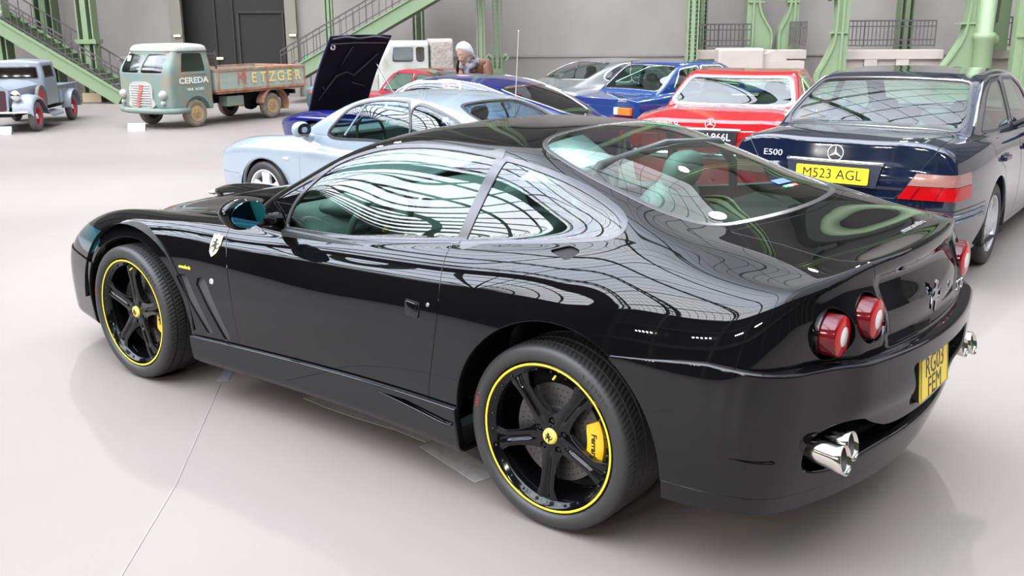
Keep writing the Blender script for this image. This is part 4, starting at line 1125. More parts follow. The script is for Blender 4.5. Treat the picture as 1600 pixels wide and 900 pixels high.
def car(name, label, sp, paint, loc, fwd, scale, glassm, nrow=150, nv=200, cat='car'):
    """loc: hall (a, b) of the rear axle centre; fwd: heading in the hall frame"""
    F = body_fn(sp); xr, xf = sp['xr'], sp['xf']
    rows = [(xr+.35, xr, s) for s in np.linspace(.02, 1, 22)]+[(xr+.35, x, 1) for x in np.linspace(xr, xr+.35, 16)[1:-1]]+[(x, x, 1) for x in np.linspace(xr+.35, xf-.4, nrow)]+[(xf-.4, x, 1) for x in np.linspace(xf-.4, xf, 14)[1:]]+[(xf-.4, xf, s) for s in np.linspace(1, .03, 12)[1:]]
    S = shoot(F, rows, nv, lambda x: sp.get('zc', .6), .85, .45)
    root = thing(name, label, cat, hall(loc[0], loc[1], 0), 0)
    X = Vector(EA)*fwd[0]+Vector(EB)*fwd[1]; root.rotation_euler = (0, 0, math.atan2(X.y, X.x)); root.scale = (scale,)*3
    for cx, R, ra, yo, w_, rim_ in sp['wheels']:
        _, S = split(S, circ(S, cx, R, ra))
    zs = sp.get('lower')
    for poly, m_, nm, off in sp.get('areas', []):      # coloured side areas in (x, z)
        for sy in (1, -1):
            a, S = split(S, sdist(S.V[:, 0], S.V[:, 2], sround(poly, .02), (S.V[:, 1]*sy > .4)))
            if len(a.F): link(offset(a, off), nm, m_, root)
    for poly, nm in sp['side_glass']:
        for sy in (1, -1):
            gl, fr, S = takeout(S, dense(poly, 5) if sp.get('smoothglass', True) else sround(poly, .035, 5), (S.V[:, 1]*sy > .3) & (S.V[:, 2] > sp['zbelt']-.08), 0, 2, sp.get('band', .02))
            link(offset(gl, -.004), nm, glassm, root); link(rim(offset(fr, .003), .012, .002), 'window_trim', sp.get('trim', CHROME), root)
    for poly, nm, lo, hi, u, v, bd in sp['glass']:
        gl, fr, S = takeout(S, sround(poly, .07, 6), (S.V[:, 0] > lo) & (S.V[:, 0] < hi) & (S.V[:, 2] > sp['zbelt']-.06), u, v, bd)
        link(offset(gl, -.003), nm, glassm, root); link(rim(offset(fr, .004), .012, .002), 'window_trim', sp.get('trim', CHROME), root)
    for nm, fn in sp.get('panels', []):
        a, rest = split(S, fn(S)-.0035)
        if not len(a.F): continue
        inner, strip = split(a, fn(a)+.0035); link(offset(strip, -.012), 'panel_gap', GAPM, root); link(rim(inner, .012, .002), nm, paint, root); S = rest
    link(rim(S, .03, .003), 'body_shell', paint, root)
    b = MB(); b.box(((xr+xf)/2, 0, .24), (xf-xr-.5, 1.2, .03)); b.build('floor_pan', DARKM, root)
    b = MB(); b.box((sp.get('cab', 1.0), 0, .55), (sp.get('cabl', 2.2), 1.25, .35)); b.build('cabin_tub', DARKM, root)
    for sy in (1, -1):
        for sx in sp.get('seats', (.6,)):
            st = empty('seat'); setparent(st, root); ml = sp.get('seat_mat', LEATHER)
            blob('seat_back', ml, st, (sx, sy*.34, .80), (.09, .24, .26), .7, n=16, k=8); blob('headrest', ml, st, (sx-.06, sy*.34, 1.08), (.05, .12, .07), .8, n=12, k=6)
    for cx, R, ra, yo, w_, rim_ in sp['wheels']:
        for sy in (1, -1):
            simple_wheel(root, (cx, sy*yo, R), R, w_, rim_, sp.get('rimmat', SILV), sp.get('spokes', 5), sy=sy, hubcap=sp.get('hubcap'), sw_=sp.get('sw', .03))
            b = MB(); b.lathe([(ra+.01, .0), (ra+.01, -.42), (0, -.42)], 32, 'y', (cx, 0, R)); b.V = [(v[0], sy*(yo+.02)+v[1]*sy, max(v[2], .2)) for v in b.V]; b.build('wheel_liner', DARKM, root)
    return root, F
def xz(poly, sy=None, lo=.3):
    """panel test on the flank"""
    P = sround(poly, .03)
    return lambda A: sdist(A.V[:, 0], A.V[:, 2], P, (A.V[:, 1]*sy > lo) if sy else None)
def xy(poly, zlo):
    P = sround(poly, .04)
    return lambda A: sdist(A.V[:, 0], A.V[:, 1], P, A.V[:, 2] > zlo)
def surf_pt(F, x=None, y=0, z=None, d='x-'):
    """point and normal where a line meets the body"""
    if d == 'x-': o, v = np.array([x if x is not None else 0, y, z]), np.array([-1., 0, 0])
    elif d == 'z+': o, v = np.array([x, y, .4]), np.array([0, 0, 1.])
    else: o, v = np.array([x, 0, z]), np.array([0, 1. if d == 'y+' else -1., 0])
    a, b_ = 0, 2.0
    for _ in range(30):
        m = (a+b_)/2
        if F((o+v*m)[None])[0] < 0: a = m
        else: b_ = m
    P = (o+v*a); return Vector(P), Vector(grad(F, P[None])[0])
def stickM(F, X, **k):
    P, n = surf_pt(F, **k); X = Vector(X); X = (X-n*X.dot(n)).normalized(); Y = n.cross(X)
    return Matrix(((X.x, Y.x, n.x, P.x+n.x*.002), (X.y, Y.y, n.y, P.y+n.y*.002), (X.z, Y.z, n.z, P.z+n.z*.002), (0, 0, 0, 1)))
def localtext(name, s, size, m, M, root, depth=.002, sx=1.0, bold=0.0):
    o = text_obj(name, s, size, m, Matrix.Identity(4), None, depth, bold=bold); o.matrix_world = Matrix.Identity(4); setparent(o, root); o.matrix_local = M @ Matrix.Diagonal((sx, 1, 1, 1)); return o
def star_emblem(root, M, r, m, name='star_emblem'):
    b = MB(); b.tube([M @ Vector((r*math.cos(2*PI*i/32), r*math.sin(2*PI*i/32), .004)) for i in range(32)], r*.075, 6, closed=True)
    for k in range(3):
        a = PI/2+2*PI*k/3; p = Vector((math.cos(a), math.sin(a), 0))*r; q = Vector((-math.sin(a), math.cos(a), 0))*r*.14
        b.prism([tuple((q)[:2]), tuple((-q)[:2]), tuple(p[:2])], M, .010)
    return b.build(name, m, root)

# ---------- silver rear-engined coupe behind the black one
SILVERP = mat('silver_blue_paint', (.36, .42, .48), .22, metal=.25, coat=1.0)
P911 = dict(xr=-.98, xf=3.27, ty=[0, .35, .6, .8], zbelt=.88, zroof=1.30, zc=.55,
    top={-.98: [.66, .66, .64, .55], -.6: [.86, .85, .80, .70], -.2: [.92, .92, .90, .80], .5: [.88, .88, .87, .80], 1.5: [.87, .87, .86, .78], 1.95: [.86, .85, .86, .79], 2.3: [.77, .77, .84, .79], 2.7: [.69, .70, .80, .75], 3.0: [.62, .63, .70, .65], 3.27: [.50, .50, .52, .46]},
    w=[(-.98, .70), (-.6, .82), (0, .875), (.5, .86), (1.2, .82), (1.9, .825), (2.3, .86), (2.8, .83), (3.1, .74), (3.27, .62)],
    gt=[(-1.0, .70), (-.7, .86), (-.4, 1.03), (-.1, 1.165), (.25, 1.265), (.6, 1.305), (.95, 1.30), (1.25, 1.24), (1.5, 1.14), (1.8, .99), (2.05, .85), (2.3, .70)],
    gw=[(-1.0, .40, .25), (-.4, .66, .42), (0, .73, .55), (.6, .755, .60), (1.2, .75, .60), (1.7, .71, .54), (2.3, .6, .45)],
    ku=[(-1, .2), (-.3, .14), (.2, .03), (1.6, .03), (2.2, .06)], kt=.12, kg=.09, crown=.05, rplan=.25, fplan=.28, kf=.16,
    wheels=[(0, .31, .345, .865, .25, .225), (2.27, .305, .335, .845, .205, .22)],
    side_glass=[([(1.42, .90), (1.35, 1.03), (1.18, 1.165), (.90, 1.232), (.60, 1.24), (.50, 1.20), (.46, .925), (.9, .905)], 'door_window'), ([(.40, .935), (.43, 1.20), (.22, 1.185), (-.05, 1.09), (-.16, 1.0), (-.08, .955)], 'quarter_window')],
    glass=[([(.10, 0), (.10, .40), (-.08, .485), (-.42, .47), (-.46, 0), (-.42, -.47), (-.08, -.485), (.10, -.40)], 'rear_window', -.9, .4, 0, 1, .028), ([(1.92, 0), (1.84, .55), (1.35, .50), (1.22, .40), (1.20, 0), (1.22, -.40), (1.35, -.50), (1.84, -.55)], 'windshield', 1.0, 2.2, 0, 1, .02)],
    trim=mat('dark_trim', (.05, .05, .055), .3), rimmat=mat('pale_rim', (.75, .75, .76), .25, metal=.3), sw=.05, seats=(.55,), cab=.9, cabl=1.8)
_pd = [(1.78, .90), (1.78, .50), (1.70, .30), (.42, .30), (.38, .50), (.40, .93), (.9, .90)]
P911['panels'] = [('door', xz(_pd, 1)), ('door', xz(_pd, -1)), ('front_lid', xy([(1.98, .50), (2.7, .44), (3.12, .30), (3.12, -.30), (2.7, -.44), (1.98, -.50)], .55)), ('front_bumper', lambda A: np.maximum(A.V[:, 2]-.46, 2.64-A.V[:, 0]))]
c911, F911 = car('silver_coupe', 'silver rear-engined coupe parked just beyond the black coupe', P911, SILVERP, (-.10, 7.97), (-.80, .60), .885, glass('aqua_glass', (.62, .80, .80)))
M = stickM(F911, (-1, 0, 0), x=1.95, z=.66, d='y+'); b = MB(); b.box((0, 0, 0), (.07, .02, .01)); b.V = [tuple(M @ Vector(v)) for v in b.V]; b.build('side_repeater', mat('repeater', (.8, .75, .7), .2), c911)
for sy in (1, -1):
    b = MB(); b.tube([surf_pt(F911, x=1.22, z=.92, d='y+' if sy > 0 else 'y-')[0], surf_pt(F911, x=1.02, z=1.20, d='y+' if sy > 0 else 'y-')[0]], .010, 8); b.build('vent_window_bar', SILVERP, c911)
    mo = blob('door_mirror', SILVERP, c911, (1.60, sy*.93, .965), (.055, .10, .075), .9, 24, 12)
    b = MB(); b.lathe([(0, 0), (1, 0)], 24, 'x'); b.V = [(1.60-.052, sy*.93+v[1]*.082, .965+v[2]*.06) for v in b.V]; b.build('mirror_glass', mat('mirror_silver', (.8, .85, .9), .03, metal=1.0), mo)
    b = MB(); b.tube([(1.61, sy*.90, .92), (1.62, sy*.80, .87)], [.035, .05], 10); b.build('mirror_foot', SILVERP, mo, smooth=True)
    M = stickM(F911, (-1, 0, 0), x=.62, z=.76, d='y+' if sy > 0 else 'y-'); b = MB(); b.box((0, 0, .018), (.17, .03, .02)); b.V = [tuple(M @ Vector(v)) for v in b.V]; b.build('door_handle', SILVERP, c911)
    hl = MB().lathe([(0, .06), (.06, .05), (.09, .0), (.09, -.06)], 24, 'x', (3.03, sy*.60, .60)).build('headlamp', mat('lamp_glass_clear', (.7, .75, .78), .1, coat=1), c911, smooth=True)
q = MB(); q.tube([Vector((1.28+.04*math.cos(2*PI*i/28), .34+.18*math.sin(2*PI*i/28), .90+.165*math.cos(2*PI*i/28))) for i in range(28)], .014, 8, closed=True); q.bar((1.28, .18, .9), (1.28, .5, .9), .02, .03); q.bar((1.3, .34, .9), (1.6, .34, .82), .03); q.build('steering_wheel', LEATHER, c911)
b = MB(); b.box((1.62, 0, .84), (.35, 1.2, .16)); b.build('dashboard', DASHM, c911, bevel=.03)

# ---------- blue fastback with the raised bonnet
BLUEP = mat('deep_blue_paint', (.006, .009, .11), .12, coat=1.0)
PC2 = dict(xr=-1.05, xf=3.35, ty=[0, .35, .6, .8], zbelt=.86, zroof=1.25, zc=.6, z0=.25,
    top={-1.05: [.74, .74, .73, .68], -.6: [.82, .82, .82, .78], 0: [.86, .86, .89, .83], .6: [.84, .84, .84, .78], 1.5: [.78, .78, .79, .75], 2.0: [.74, .75, .80, .74], 2.5: [.71, .73, .80, .74], 3.0: [.66, .68, .74, .70], 3.35: [.60, .60, .63, .59]},
    w=[(-1.05, .70), (-.6, .84), (0, .88), (.6, .83), (1.3, .80), (2.0, .84), (2.5, .87), (3.0, .82), (3.35, .70)],
    gt=[(-1.2, .70), (-.9, .84), (-.5, 1.0), (-.1, 1.13), (.3, 1.22), (.7, 1.25), (1.05, 1.23), (1.3, 1.14), (1.6, .96), (1.9, .80), (2.2, .7)],
    gw=[(-1.2, .15, .08), (-.6, .45, .30), (-.1, .66, .42), (.4, .72, .52), (1.0, .73, .54), (1.5, .70, .5), (2.2, .6, .4)],
    ku=[(-1.2, .10), (0, .06), (.5, .03), (2, .03)], kt=.05, kg=.08, crown=.06, rplan=.2, fplan=.22, kf=.10, fz=[(0, .3), (.4, .1), (.62, 0), (.68, .02), (1.0, .5)],
    wheels=[(0, .33, .37, .84, .19, .20), (2.49, .33, .37, .83, .19, .20)],
    side_glass=[([(1.38, .89), (1.22, 1.06), (1.05, 1.155), (.6, 1.18), (.42, 1.15), (.42, .90)], 'door_window')],
    glass=[([(-.05, .05), (-.02, .40), (-.25, .40), (-.75, .22), (-.85, .05), (-.85, -.05), (-.75, -.22), (-.25, -.40), (-.02, -.40), (-.05, -.05)], 'rear_window', -1.0, .2, 0, 1, .03), ([(1.72, 0), (1.62, .58), (1.25, .54), (1.12, .44), (1.08, 0), (1.12, -.44), (1.25, -.54), (1.62, -.58)], 'windshield', .9, 2.0, 0, 1, .03)],
    rimmat=CHROME, spokes=0, hubcap=CHROME, seats=(.5,), cab=.9, cabl=1.6)
PC2['panels'] = [('door', xz([(1.55, .88), (1.55, .35), (.35, .35), (.35, .88)], 1)), ('engine_bay_opening', xy([(1.75, .52), (2.95, .50), (2.95, -.50), (1.75, -.52)], .70))]
cc2, FC2 = car('blue_fastback', 'deep blue fastback sports car with its black-lined bonnet raised', PC2, BLUEP, (.11, 10.40), (-.80, .60), .93, glass('pale_glass', (.80, .86, .90)))

hd = empty('raised_bonnet'); setparent(hd, cc2)
BLK = mat('bonnet_lining', (.003, .002, .004), .6, spec=.15)
def hoodpt(u, v, o):   # u hinge to free edge, v across, o outwards (nose side)
    th_ = math.radians(28); L_ = 1.05
    bow = .045*math.sin(u*PI)+.05*(1-v*v)
    return Vector((2.95-L_*u*math.sin(th_)+(bow+o)*math.cos(th_), v*(.50+.02*u), .74+L_*u*math.cos(th_)+(bow+o)*math.sin(th_)*.5))
for nm, o_, m_ in (('bonnet_skin', .018, BLUEP), ('bonnet_inner_panel', 0, BLK)):
    V = [hoodpt(i/10, j/5-1, o_) for i in range(11) for j in range(11)]
    k0 = len(V); V += [hoodpt(i/10, j/5-1, o_-.016) for i in range(11) for j in range(11)]
    F_ = [(i*11+j, i*11+j+1, (i+1)*11+j+1, (i+1)*11+j) for i in range(10) for j in range(10)]
    F_ += [tuple(q+k0 for q in reversed(f)) for f in F_]
    bd = [j for j in range(11)]+[i*11+10 for i in range(1, 11)]+[110+j for j in range(9, -1, -1)]+[i*11 for i in range(9, 0, -1)]
    F_ += [(bd[i], bd[(i+1) % len(bd)], bd[(i+1) % len(bd)]+k0, bd[i]+k0) for i in range(len(bd))]
    b = MB(); b.add(V, F_); b.build(nm, m_, hd, auto=40)
b = MB()
def hl_(pts, r): b.tube([hoodpt(u, v, -.02) for u, v in pts], r, 8)
hl_([(.97, -.95), (.985, -.5), (.96, 0), (.985, .5), (.97, .95)], .012); hl_([(.90, -.93), (.90, 0), (.90, .93)], .008)
b.build('bonnet_seal', mat('seal_grey', (.10, .09, .11), .3), hd, smooth=True)
b = MB()
hl_([(.15, .75), (.45, .30), (.50, 0), (.45, -.30), (.75, -.80)], .016); hl_([(.55, .3), (.85, .1)], .012); hl_([(.30, -.75), (.35, -.3)], .012); hl_([(.2, .45), (.33, .72)], .012)
b.build('bonnet_ribs', mat('rib_black', (.006, .005, .008), .35), hd, smooth=True)
M = Matrix.Translation(hoodpt(.86, .84, -.025)); b = MB(); b.tube([M @ Vector((-.01, .03*math.cos(2*PI*i/16), .03*math.sin(2*PI*i/16))) for i in range(16)], .012, 6, closed=True); b.build('bonnet_latch', CHROME, hd)
for sy in (-1,):
    b = MB(); b.tube([(2.2, sy*.47, .68), hoodpt(.62, sy*.88, -.01)], .006, 8); b.build('bonnet_stay', CHROME, hd)
# engine bay, bright trim, filler cap, aerial
b = MB(); b.box((2.35, 0, .52), (1.15, .98, .10)); b.build('engine_bay', DARKM, cc2)
b = MB(); b.box((2.35, 0, .60), (.55, .35, .12)); b.lathe([(0, 0), (.16, 0), (.17, .03), (.15, .06), (0, .07)], 24, 'z', (2.3, 0, .66)); b.build('engine', mat('engine_grey', (.25, .25, .26), .35, metal=.6), cc2, bevel=.01)
M = stickM(FC2, (-1, 0, 0), x=-.92, y=.0, d='z+'); b = MB().lathe([(0, .022), (.06, .020), (.085, .012), (.09, 0)], 28, 'z'); b.V = [tuple(M @ Vector(v)) for v in b.V]; b.build('filler_cap', CHROME, cc2, smooth=True)
M = stickM(FC2, (-1, 0, 0), x=-.35, y=.60, d='z+'); b = MB(); p_ = M @ Vector((0, 0, 0)); b.tube([p_, p_+Vector((0, 0, .05))], .018, 10); b.tube([p_, p_+Vector((-.03, -.03, .86))], [.006, .003], 6); b.lathe([(0, .0), (.008, .005), (0, .018)], 8, 'z', p_+Vector((-.03, -.03, .86))); b.build('aerial', mat('aerial_pale', (.75, .74, .70), .3, metal=.5), cc2)
for sy in (1, -1):
    b = MB(); b.tube([surf_pt(FC2, x=x_, z=z_, d='y+' if sy > 0 else 'y-')[0]+Vector((0, 0, 0)) for x_, z_ in ((1.52, .90), (1.30, 1.08), (1.08, 1.18), (.6, 1.21), (.2, 1.17), (-.2, 1.06))], .012, 6); b.build('drip_rail', CHROME, cc2, smooth=True)
    b = MB(); b.box((2.9, sy*.70, .50), (.5, .30, .02)); 
    q = MB(); q.tube([(3.36, sy*.1, .42), (3.33, sy*.45, .42), (3.2, sy*.70, .42), (2.95, sy*.80, .42)], .04, 10); q.build('front_bumper', CHROME, cc2, smooth=True)
    M = stickM(FC2, (-1, 0, 0), x=-.98, y=sy*.5, d='z+')
    b = MB().lathe([(0, -.03), (.05, -.02), (.055, .02)], 20, 'x', (-1.04, sy*.45, .62)); b.build('tail_lamp', REDL, cc2)

# ---------- dark blue saloon at the right
NAVY = mat('dark_navy_paint', (.006, .010, .026), .07, coat=1.0)
BRIGHT = mat('badge_bright', (.62, .62, .64), .3, metal=.3)
NAVYC = mat('navy_cladding', (.012, .013, .020), .3, coat=.3)
P124 = dict(xr=-1.12, xf=3.62, ty=[0, .35, .6, .8], zbelt=.95, zroof=1.42, zc=.62,
    top={-1.12: [1.0, 1.0, .99, .93], -.9: [1.02, 1.02, 1.01, .95], -.3: [1.03, 1.03, 1.02, .96], .5: [.98, .98, .98, .94], 1.8: [.96, .96, .96, .91], 2.3: [.97, .97, .95, .89], 3.0: [.93, .93, .90, .83], 3.62: [.80, .80, .78, .70]},
    w=[(-1.12, .80), (-.7, .865), (0, .89), (.6, .875), (1.5, .87), (2.3, .87), (2.8, .885), (3.3, .83), (3.62, .74)],
    gt=[(-.9, .80), (-.6, .92), (-.3, 1.10), (0, 1.27), (.25, 1.375), (.6, 1.415), (1.0, 1.43), (1.4, 1.41), (1.65, 1.34), (1.95, 1.16), (2.3, .95), (2.6, .8)],
    gw=[(-.9, .66, .52), (-.3, .745, .58), (.3, .77, .605), (1.2, .77, .605), (1.9, .74, .56), (2.6, .65, .45)],
    ku=[(-1.1, .05), (-.2, .04), (.3, .02), (2, .02), (3, .05)], kt=.10, kg=.075, crown=.025, rplan=.10, fplan=.15, kr=.05, gcurve=.02, rz=[(0, .10), (.3, .02), (.55, .0), (.8, .02), (1.0, .05), (1.2, .07)],
    wheels=[(0, .315, .37, .86, .24, .215), (2.80, .315, .365, .84, .22, .215)],
    side_glass=[([(-.10, 1.02), (.25, 1.24), (.50, 1.335), (.80, 1.345), (.80, 1.0), (.25, 1.0)], 'rear_door_window'), ([(.90, 1.0), (.90, 1.345), (1.35, 1.33), (1.60, 1.24), (1.88, 1.04), (1.84, .99)], 'front_door_window')],
    smoothglass=False, trim=mat('dark_trim', (.05, .05, .055), .3),
    glass=[([(.22, .56), (-.28, .66), (-.40, .62), (-.40, -.62), (-.28, -.66), (.22, -.56)], 'rear_window', -.8, .5, 0, 1, .022), ([(2.15, .62), (1.62, .54), (1.62, -.54), (2.15, -.62)], 'windshield', 1.4, 2.4, 0, 1, .02)],
    rimmat=mat('silver_rim', (.62, .62, .63), .28, metal=.5), spokes=8, sw=.026, seats=(.25, 1.2), cab=1.0, cabl=2.6)
P124['panels'] = [('rear_door', xz([(.86, 1.0), (.86, .25), (.42, .25), (.36, .50), (.20, .72), (-.12, .84), (-.14, .99), (.3, .995)], -1)), ('rear_door', xz([(.86, 1.0), (.86, .25), (.42, .25), (.36, .50), (.20, .72), (-.12, .84), (-.14, .99), (.3, .995)], 1)),
    ('front_door', xz([(1.98, .985), (2.0, .25), (.87, .25), (.87, .99)], -1)), ('front_door', xz([(1.98, .985), (2.0, .25), (.87, .25), (.87, .99)], 1)),
    ('boot_lid', lambda A: np.where(A.V[:, 0] > -.3, 1.0, np.maximum(np.maximum(np.abs(A.V[:, 1])-np.interp(A.V[:, 2], [.62, .95, .97], [.44, .665, .675]), A.V[:, 0]+.475), .625-A.V[:, 2]))),
    ('rear_bumper', lambda A: np.maximum(A.V[:, 2]-.555, A.V[:, 0]+.40)), ('front_bumper', lambda A: np.maximum(A.V[:, 2]-.55, 3.2-A.V[:, 0])),
    ('side_cladding', lambda A: np.where(np.abs(A.V[:, 1]) < .5, 1.0, np.maximum(np.maximum(A.V[:, 2]-.50, .40-A.V[:, 0]), A.V[:, 0]-2.4)))]
c124, F124 = car('navy_saloon', 'dark navy saloon with yellow rear number plate, facing away at the right', P124, NAVY, (2.77, 7.39), (.60, .80), .935, glass('green_glass', (.62, .80, .72)))
def rearM(F, y, z): return stickM(F, (0, -1, 0), x=0, y=y, z=z, d='x-')
star_emblem(c124, rearM(F124, 0, .905), .055, BRIGHT)
M = rearM(F124, 0, .825)
b = MB(); b.tube([rearM(F124, y_, .845) @ Vector((0, 0, .014)) for y_ in np.linspace(-.345, .345, 9)], .014, 8); b.build('boot_handle_strip', CHROME, c124, smooth=True)
Mq = rearM(F124, 0, .755)
b = MB(); b.prism(sround([(-.31, -.075), (.31, -.075), (.34, .085), (-.34, .085)], .012), Mq @ Matrix.Translation((0, 0, .008)), .006); b.build('plate_recess', mat('recess_navy', (.016, .02, .04), .3), c124)
plq = plate(Matrix.Identity(4), .52, .115, [], PLY, PLW); setparent(plq, c124); plq.matrix_local = Mq @ Matrix.Translation((0, 0, .030))
localtext('plate_text', 'M523 AGL', .098, PLW, Mq @ Matrix.Translation((0, .0, .0305)), c124, .001, sx=.98)
localtext('model_lettering', 'E500', .062, BRIGHT, rearM(F124, .47, .875) @ Matrix.Translation((0, 0, .001)), c124, .003, sx=1.25)
for sy in (1, -1):
    for (z0_, z1_, m_, nm) in ((.625, .715, REDL, 'tail_lamp'), (.72, .80, mat('lamp_amber_clear', (.30, .14, .115), .2, coat=.6), 'indicator_lamp')):
        V = []; F_ = []; n_ = 12
        def yy(z, t):   # from the lid side outwards and round the corner
            return None
        rows_ = []
        for z_ in np.linspace(z0_, z1_, 5):
            yi = np.interp(z_, [.62, .95], [.455, .66]); row = []
            for t in np.linspace(0, 1, n_+1):
                ang = t
                # walk in plan: y grows to .8 at the tail, then along the flank to x = -.86
                if t == 0: P_, N_ = surf_pt(F124, x=0, y=yi, z=z_, d='x-'); al0 = math.atan2(yi-.30, -(P_.x+.70))
                al = al0+(1.42-al0)*t; dr_ = np.array([-math.cos(al), math.sin(al), 0]); oo = np.array([-.70, .30, z_]); lo_, hi_ = 0., 1.2
                for _ in range(28):
                    mm = (lo_+hi_)/2
                    if F124((oo+dr_*mm)[None])[0] < 0: lo_ = mm
                    else: hi_ = mm
                pp = oo+dr_*lo_; P_, N_ = Vector(pp), Vector(grad(F124, pp[None])[0]); row.append((P_+N_*.010))
            rows_.append(row)
        V = [Vector((p.x, p.y*sy, p.z)) for r in rows_ for p in r]; w_ = n_+1
        F_ = [(i*w_+j, i*w_+j+1, (i+1)*w_+j+1, (i+1)*w_+j) for i in range(4) for j in range(n_)]
        # back skin inside the body keeps the lens solid
        k0 = len(V); V += [Vector((v.x+.03, v.y*.97, v.z)) for v in V]; F2 = [tuple(q+k0 for q in reversed(f)) for f in F_]
        bd = [j for j in range(w_)]+[i*w_+n_ for i in range(1, 5)]+[4*w_+j for j in range(n_-1, -1, -1)]+[i*w_ for i in range(3, 0, -1)]
        F_ += F2+[(bd[i], bd[(i+1) % len(bd)], bd[(i+1) % len(bd)]+k0, bd[i]+k0) for i in range(len(bd))]
        b = MB(); b.add(V, F_); lp = b.build(nm, m_, c124, auto=40)
        for t in (.33, .66): 
            b = MB()
            if z0_ < .7:
                p0, p1 = rows_[0][int(t*8)], rows_[4][int(t*8)]; b.bar((p0.x-.001, p0.y*sy, p0.z), (p1.x-.001, p1.y*sy, p1.z), .006, .004); b.build('lamp_divider', REDD, lp)
    for z_ in (.515, .475):
        pts = []
        for y_ in np.linspace(0, .82, 9): P_, N_ = surf_pt(F124, x=0, y=y_, z=z_, d='x-'); pts.append(P_+N_*.006)
        for x_ in (-.9, -.7, -.45): P_, N_ = surf_pt(F124, x=x_, z=z_, d='y+'); pts.append(P_+N_*.006)
        b = MB(); b.tube([(p.x, p.y*sy, p.z) for p in pts], .012, 8); b.build('bumper_strip', mat('bumper_blue_grey', (.25, .28, .36), .15, metal=.6), c124, smooth=True)  # pale blue-grey metal strips around the rear bumper
    for x_, z_ in ((.18, .80), (1.10, .80)):
        P_, N_ = surf_pt(F124, x=x_, z=z_, d='y+'); b = MB(); b.box((P_.x, sy*(P_.y+.02), P_.z), (.19, .03, .035)); b.box((P_.x, sy*(P_.y+.002), P_.z), (.22, .012, .06)); b.build('door_handle', NAVYC, c124, bevel=.006)
    mo = blob('door_mirror', NAVY, c124, (1.82, sy*.98, 1.00), (.06, .11, .075), .8, 20, 12)
    b = MB(); b.tube([(1.82, sy*.93, .98), (1.85, sy*.80, .97)], .03, 8); b.build('mirror_foot', NAVYC, mo)
    b = MB(); b.tube([(p[0], sy*(p[1]+.004), p[2]) for p in [tuple(surf_pt(F124, x=x_, z=z_, d='y+')[0]) for x_, z_ in ((-.25, 1.06), (.0, 1.22), (.28, 1.345), (.6, 1.385), (1.3, 1.38), (1.62, 1.29), (1.95, 1.06))]], .010, 6); b.build('drip_rail', CHROME, c124, smooth=True)

# ---------- red hardtop roadster
REDP = mat('signal_red_paint', (.42, .010, .016), .10, coat=1.0)
P107 = dict(xr=-1.02, xf=3.30, ty=[0, .35, .6, .8], zbelt=.86, zroof=1.26, zc=.55,
    top={-1.02: [.84, .84, .83, .79], -.8: [.89, .89, .88, .83], -.2: [.92, .92, .91, .86], 1.0: [.90, .90, .90, .85], 2.0: [.90, .90, .88, .82], 3.0: [.80, .80, .78, .72], 3.3: [.72, .72, .70, .64]},
    w=[(-1.02, .80), (-.6, .87), (0, .895), (1.2, .885), (2.4, .89), (3.0, .84), (3.3, .76)],
    gt=[(-.6, .78), (-.3, .84), (-.05, .98), (.2, 1.14), (.36, 1.225), (.7, 1.25), (1.1, 1.255), (1.3, 1.20), (1.55, 1.02), (1.85, .82), (2.2, .75)],
    gw=[(-.6, .66, .50), (0, .71, .56), (.6, .73, .57), (1.2, .72, .55), (1.9, .66, .48)],
    ku=[(-1, .02), (2, .02)], kt=.05, kg=.05, crown=-.015, rplan=.10, fplan=.12, kr=.04, rz=[(0, .1), (.5, .0), (.75, .0), (.84, .02), (1.1, .08)],
    wheels=[(0, .32, .37, .85, .2, .19), (2.46, .32, .37, .84, .2, .19)],
    side_glass=[([(.30, .93), (.50, 1.16), (.75, 1.18), (1.15, 1.17), (1.50, .94), (1.45, .91)], 'door_window')], smoothglass=False,
    glass=[([(.28, .52), (-.08, .62), (-.12, .58), (-.12, -.58), (-.08, -.62), (.28, -.52)], 'rear_window', -.5, .45, 0, 1, .035), ([(1.72, .58), (1.34, .52), (1.34, -.52), (1.72, -.58)], 'windshield', 1.2, 2.0, 0, 1, .02)],
    rimmat=mat('silver_rim', (.62, .62, .63), .28, metal=.5), spokes=8, seats=(.55,), cab=.9, cabl=1.6)
P107['panels'] = [('boot_lid', lambda A: np.where(A.V[:, 0] > -.25, 1.0, np.maximum(np.maximum(np.abs(A.V[:, 1])-.60, A.V[:, 0]+.33), .62-A.V[:, 2]))), ('door', xz([(1.6, .88), (1.6, .3), (.42, .3), (.36, .5), (.34, .88)], 1)), ('door', xz([(1.6, .88), (1.6, .3), (.42, .3), (.36, .5), (.34, .88)], -1))]
PLM.freeze if False else None
c107, F107 = car('red_hardtop_roadster', 'red hardtop roadster with black rear plate, between blue and navy saloons', P107, REDP, (2.26, 10.16), (.42, .91), .95, glass('green_glass', (.62, .80, .72)), nrow=110, nv=160)
star_emblem(c107, rearM(F107, 0, .81), .050, BRIGHT)
localtext('model_lettering', '450 SL', .055, BRIGHT, rearM(F107, .40, .80), c107, .003, sx=1.2)
b = MB(); b.tube([rearM(F107, y_, .757) @ Vector((0, 0, .012)) for y_ in np.linspace(-.30, .30, 7)], .012, 8); b.build('boot_handle_strip', CHROME, c107)
Mq = rearM(F107, 0, .685)
plq = plate(Matrix.Identity(4), .54, .125, [], mat('plate_black_face', (.015, .015, .018), .3), PLW, rim_=CHROME); setparent(plq, c107); plq.matrix_local = Mq @ Matrix.Translation((0, 0, .022))
localtext('plate_text', 'GGU 966L', .098, WHITE, Mq @ Matrix.Translation((0, 0, .0225)), c107, .001, sx=.98, bold=.001)
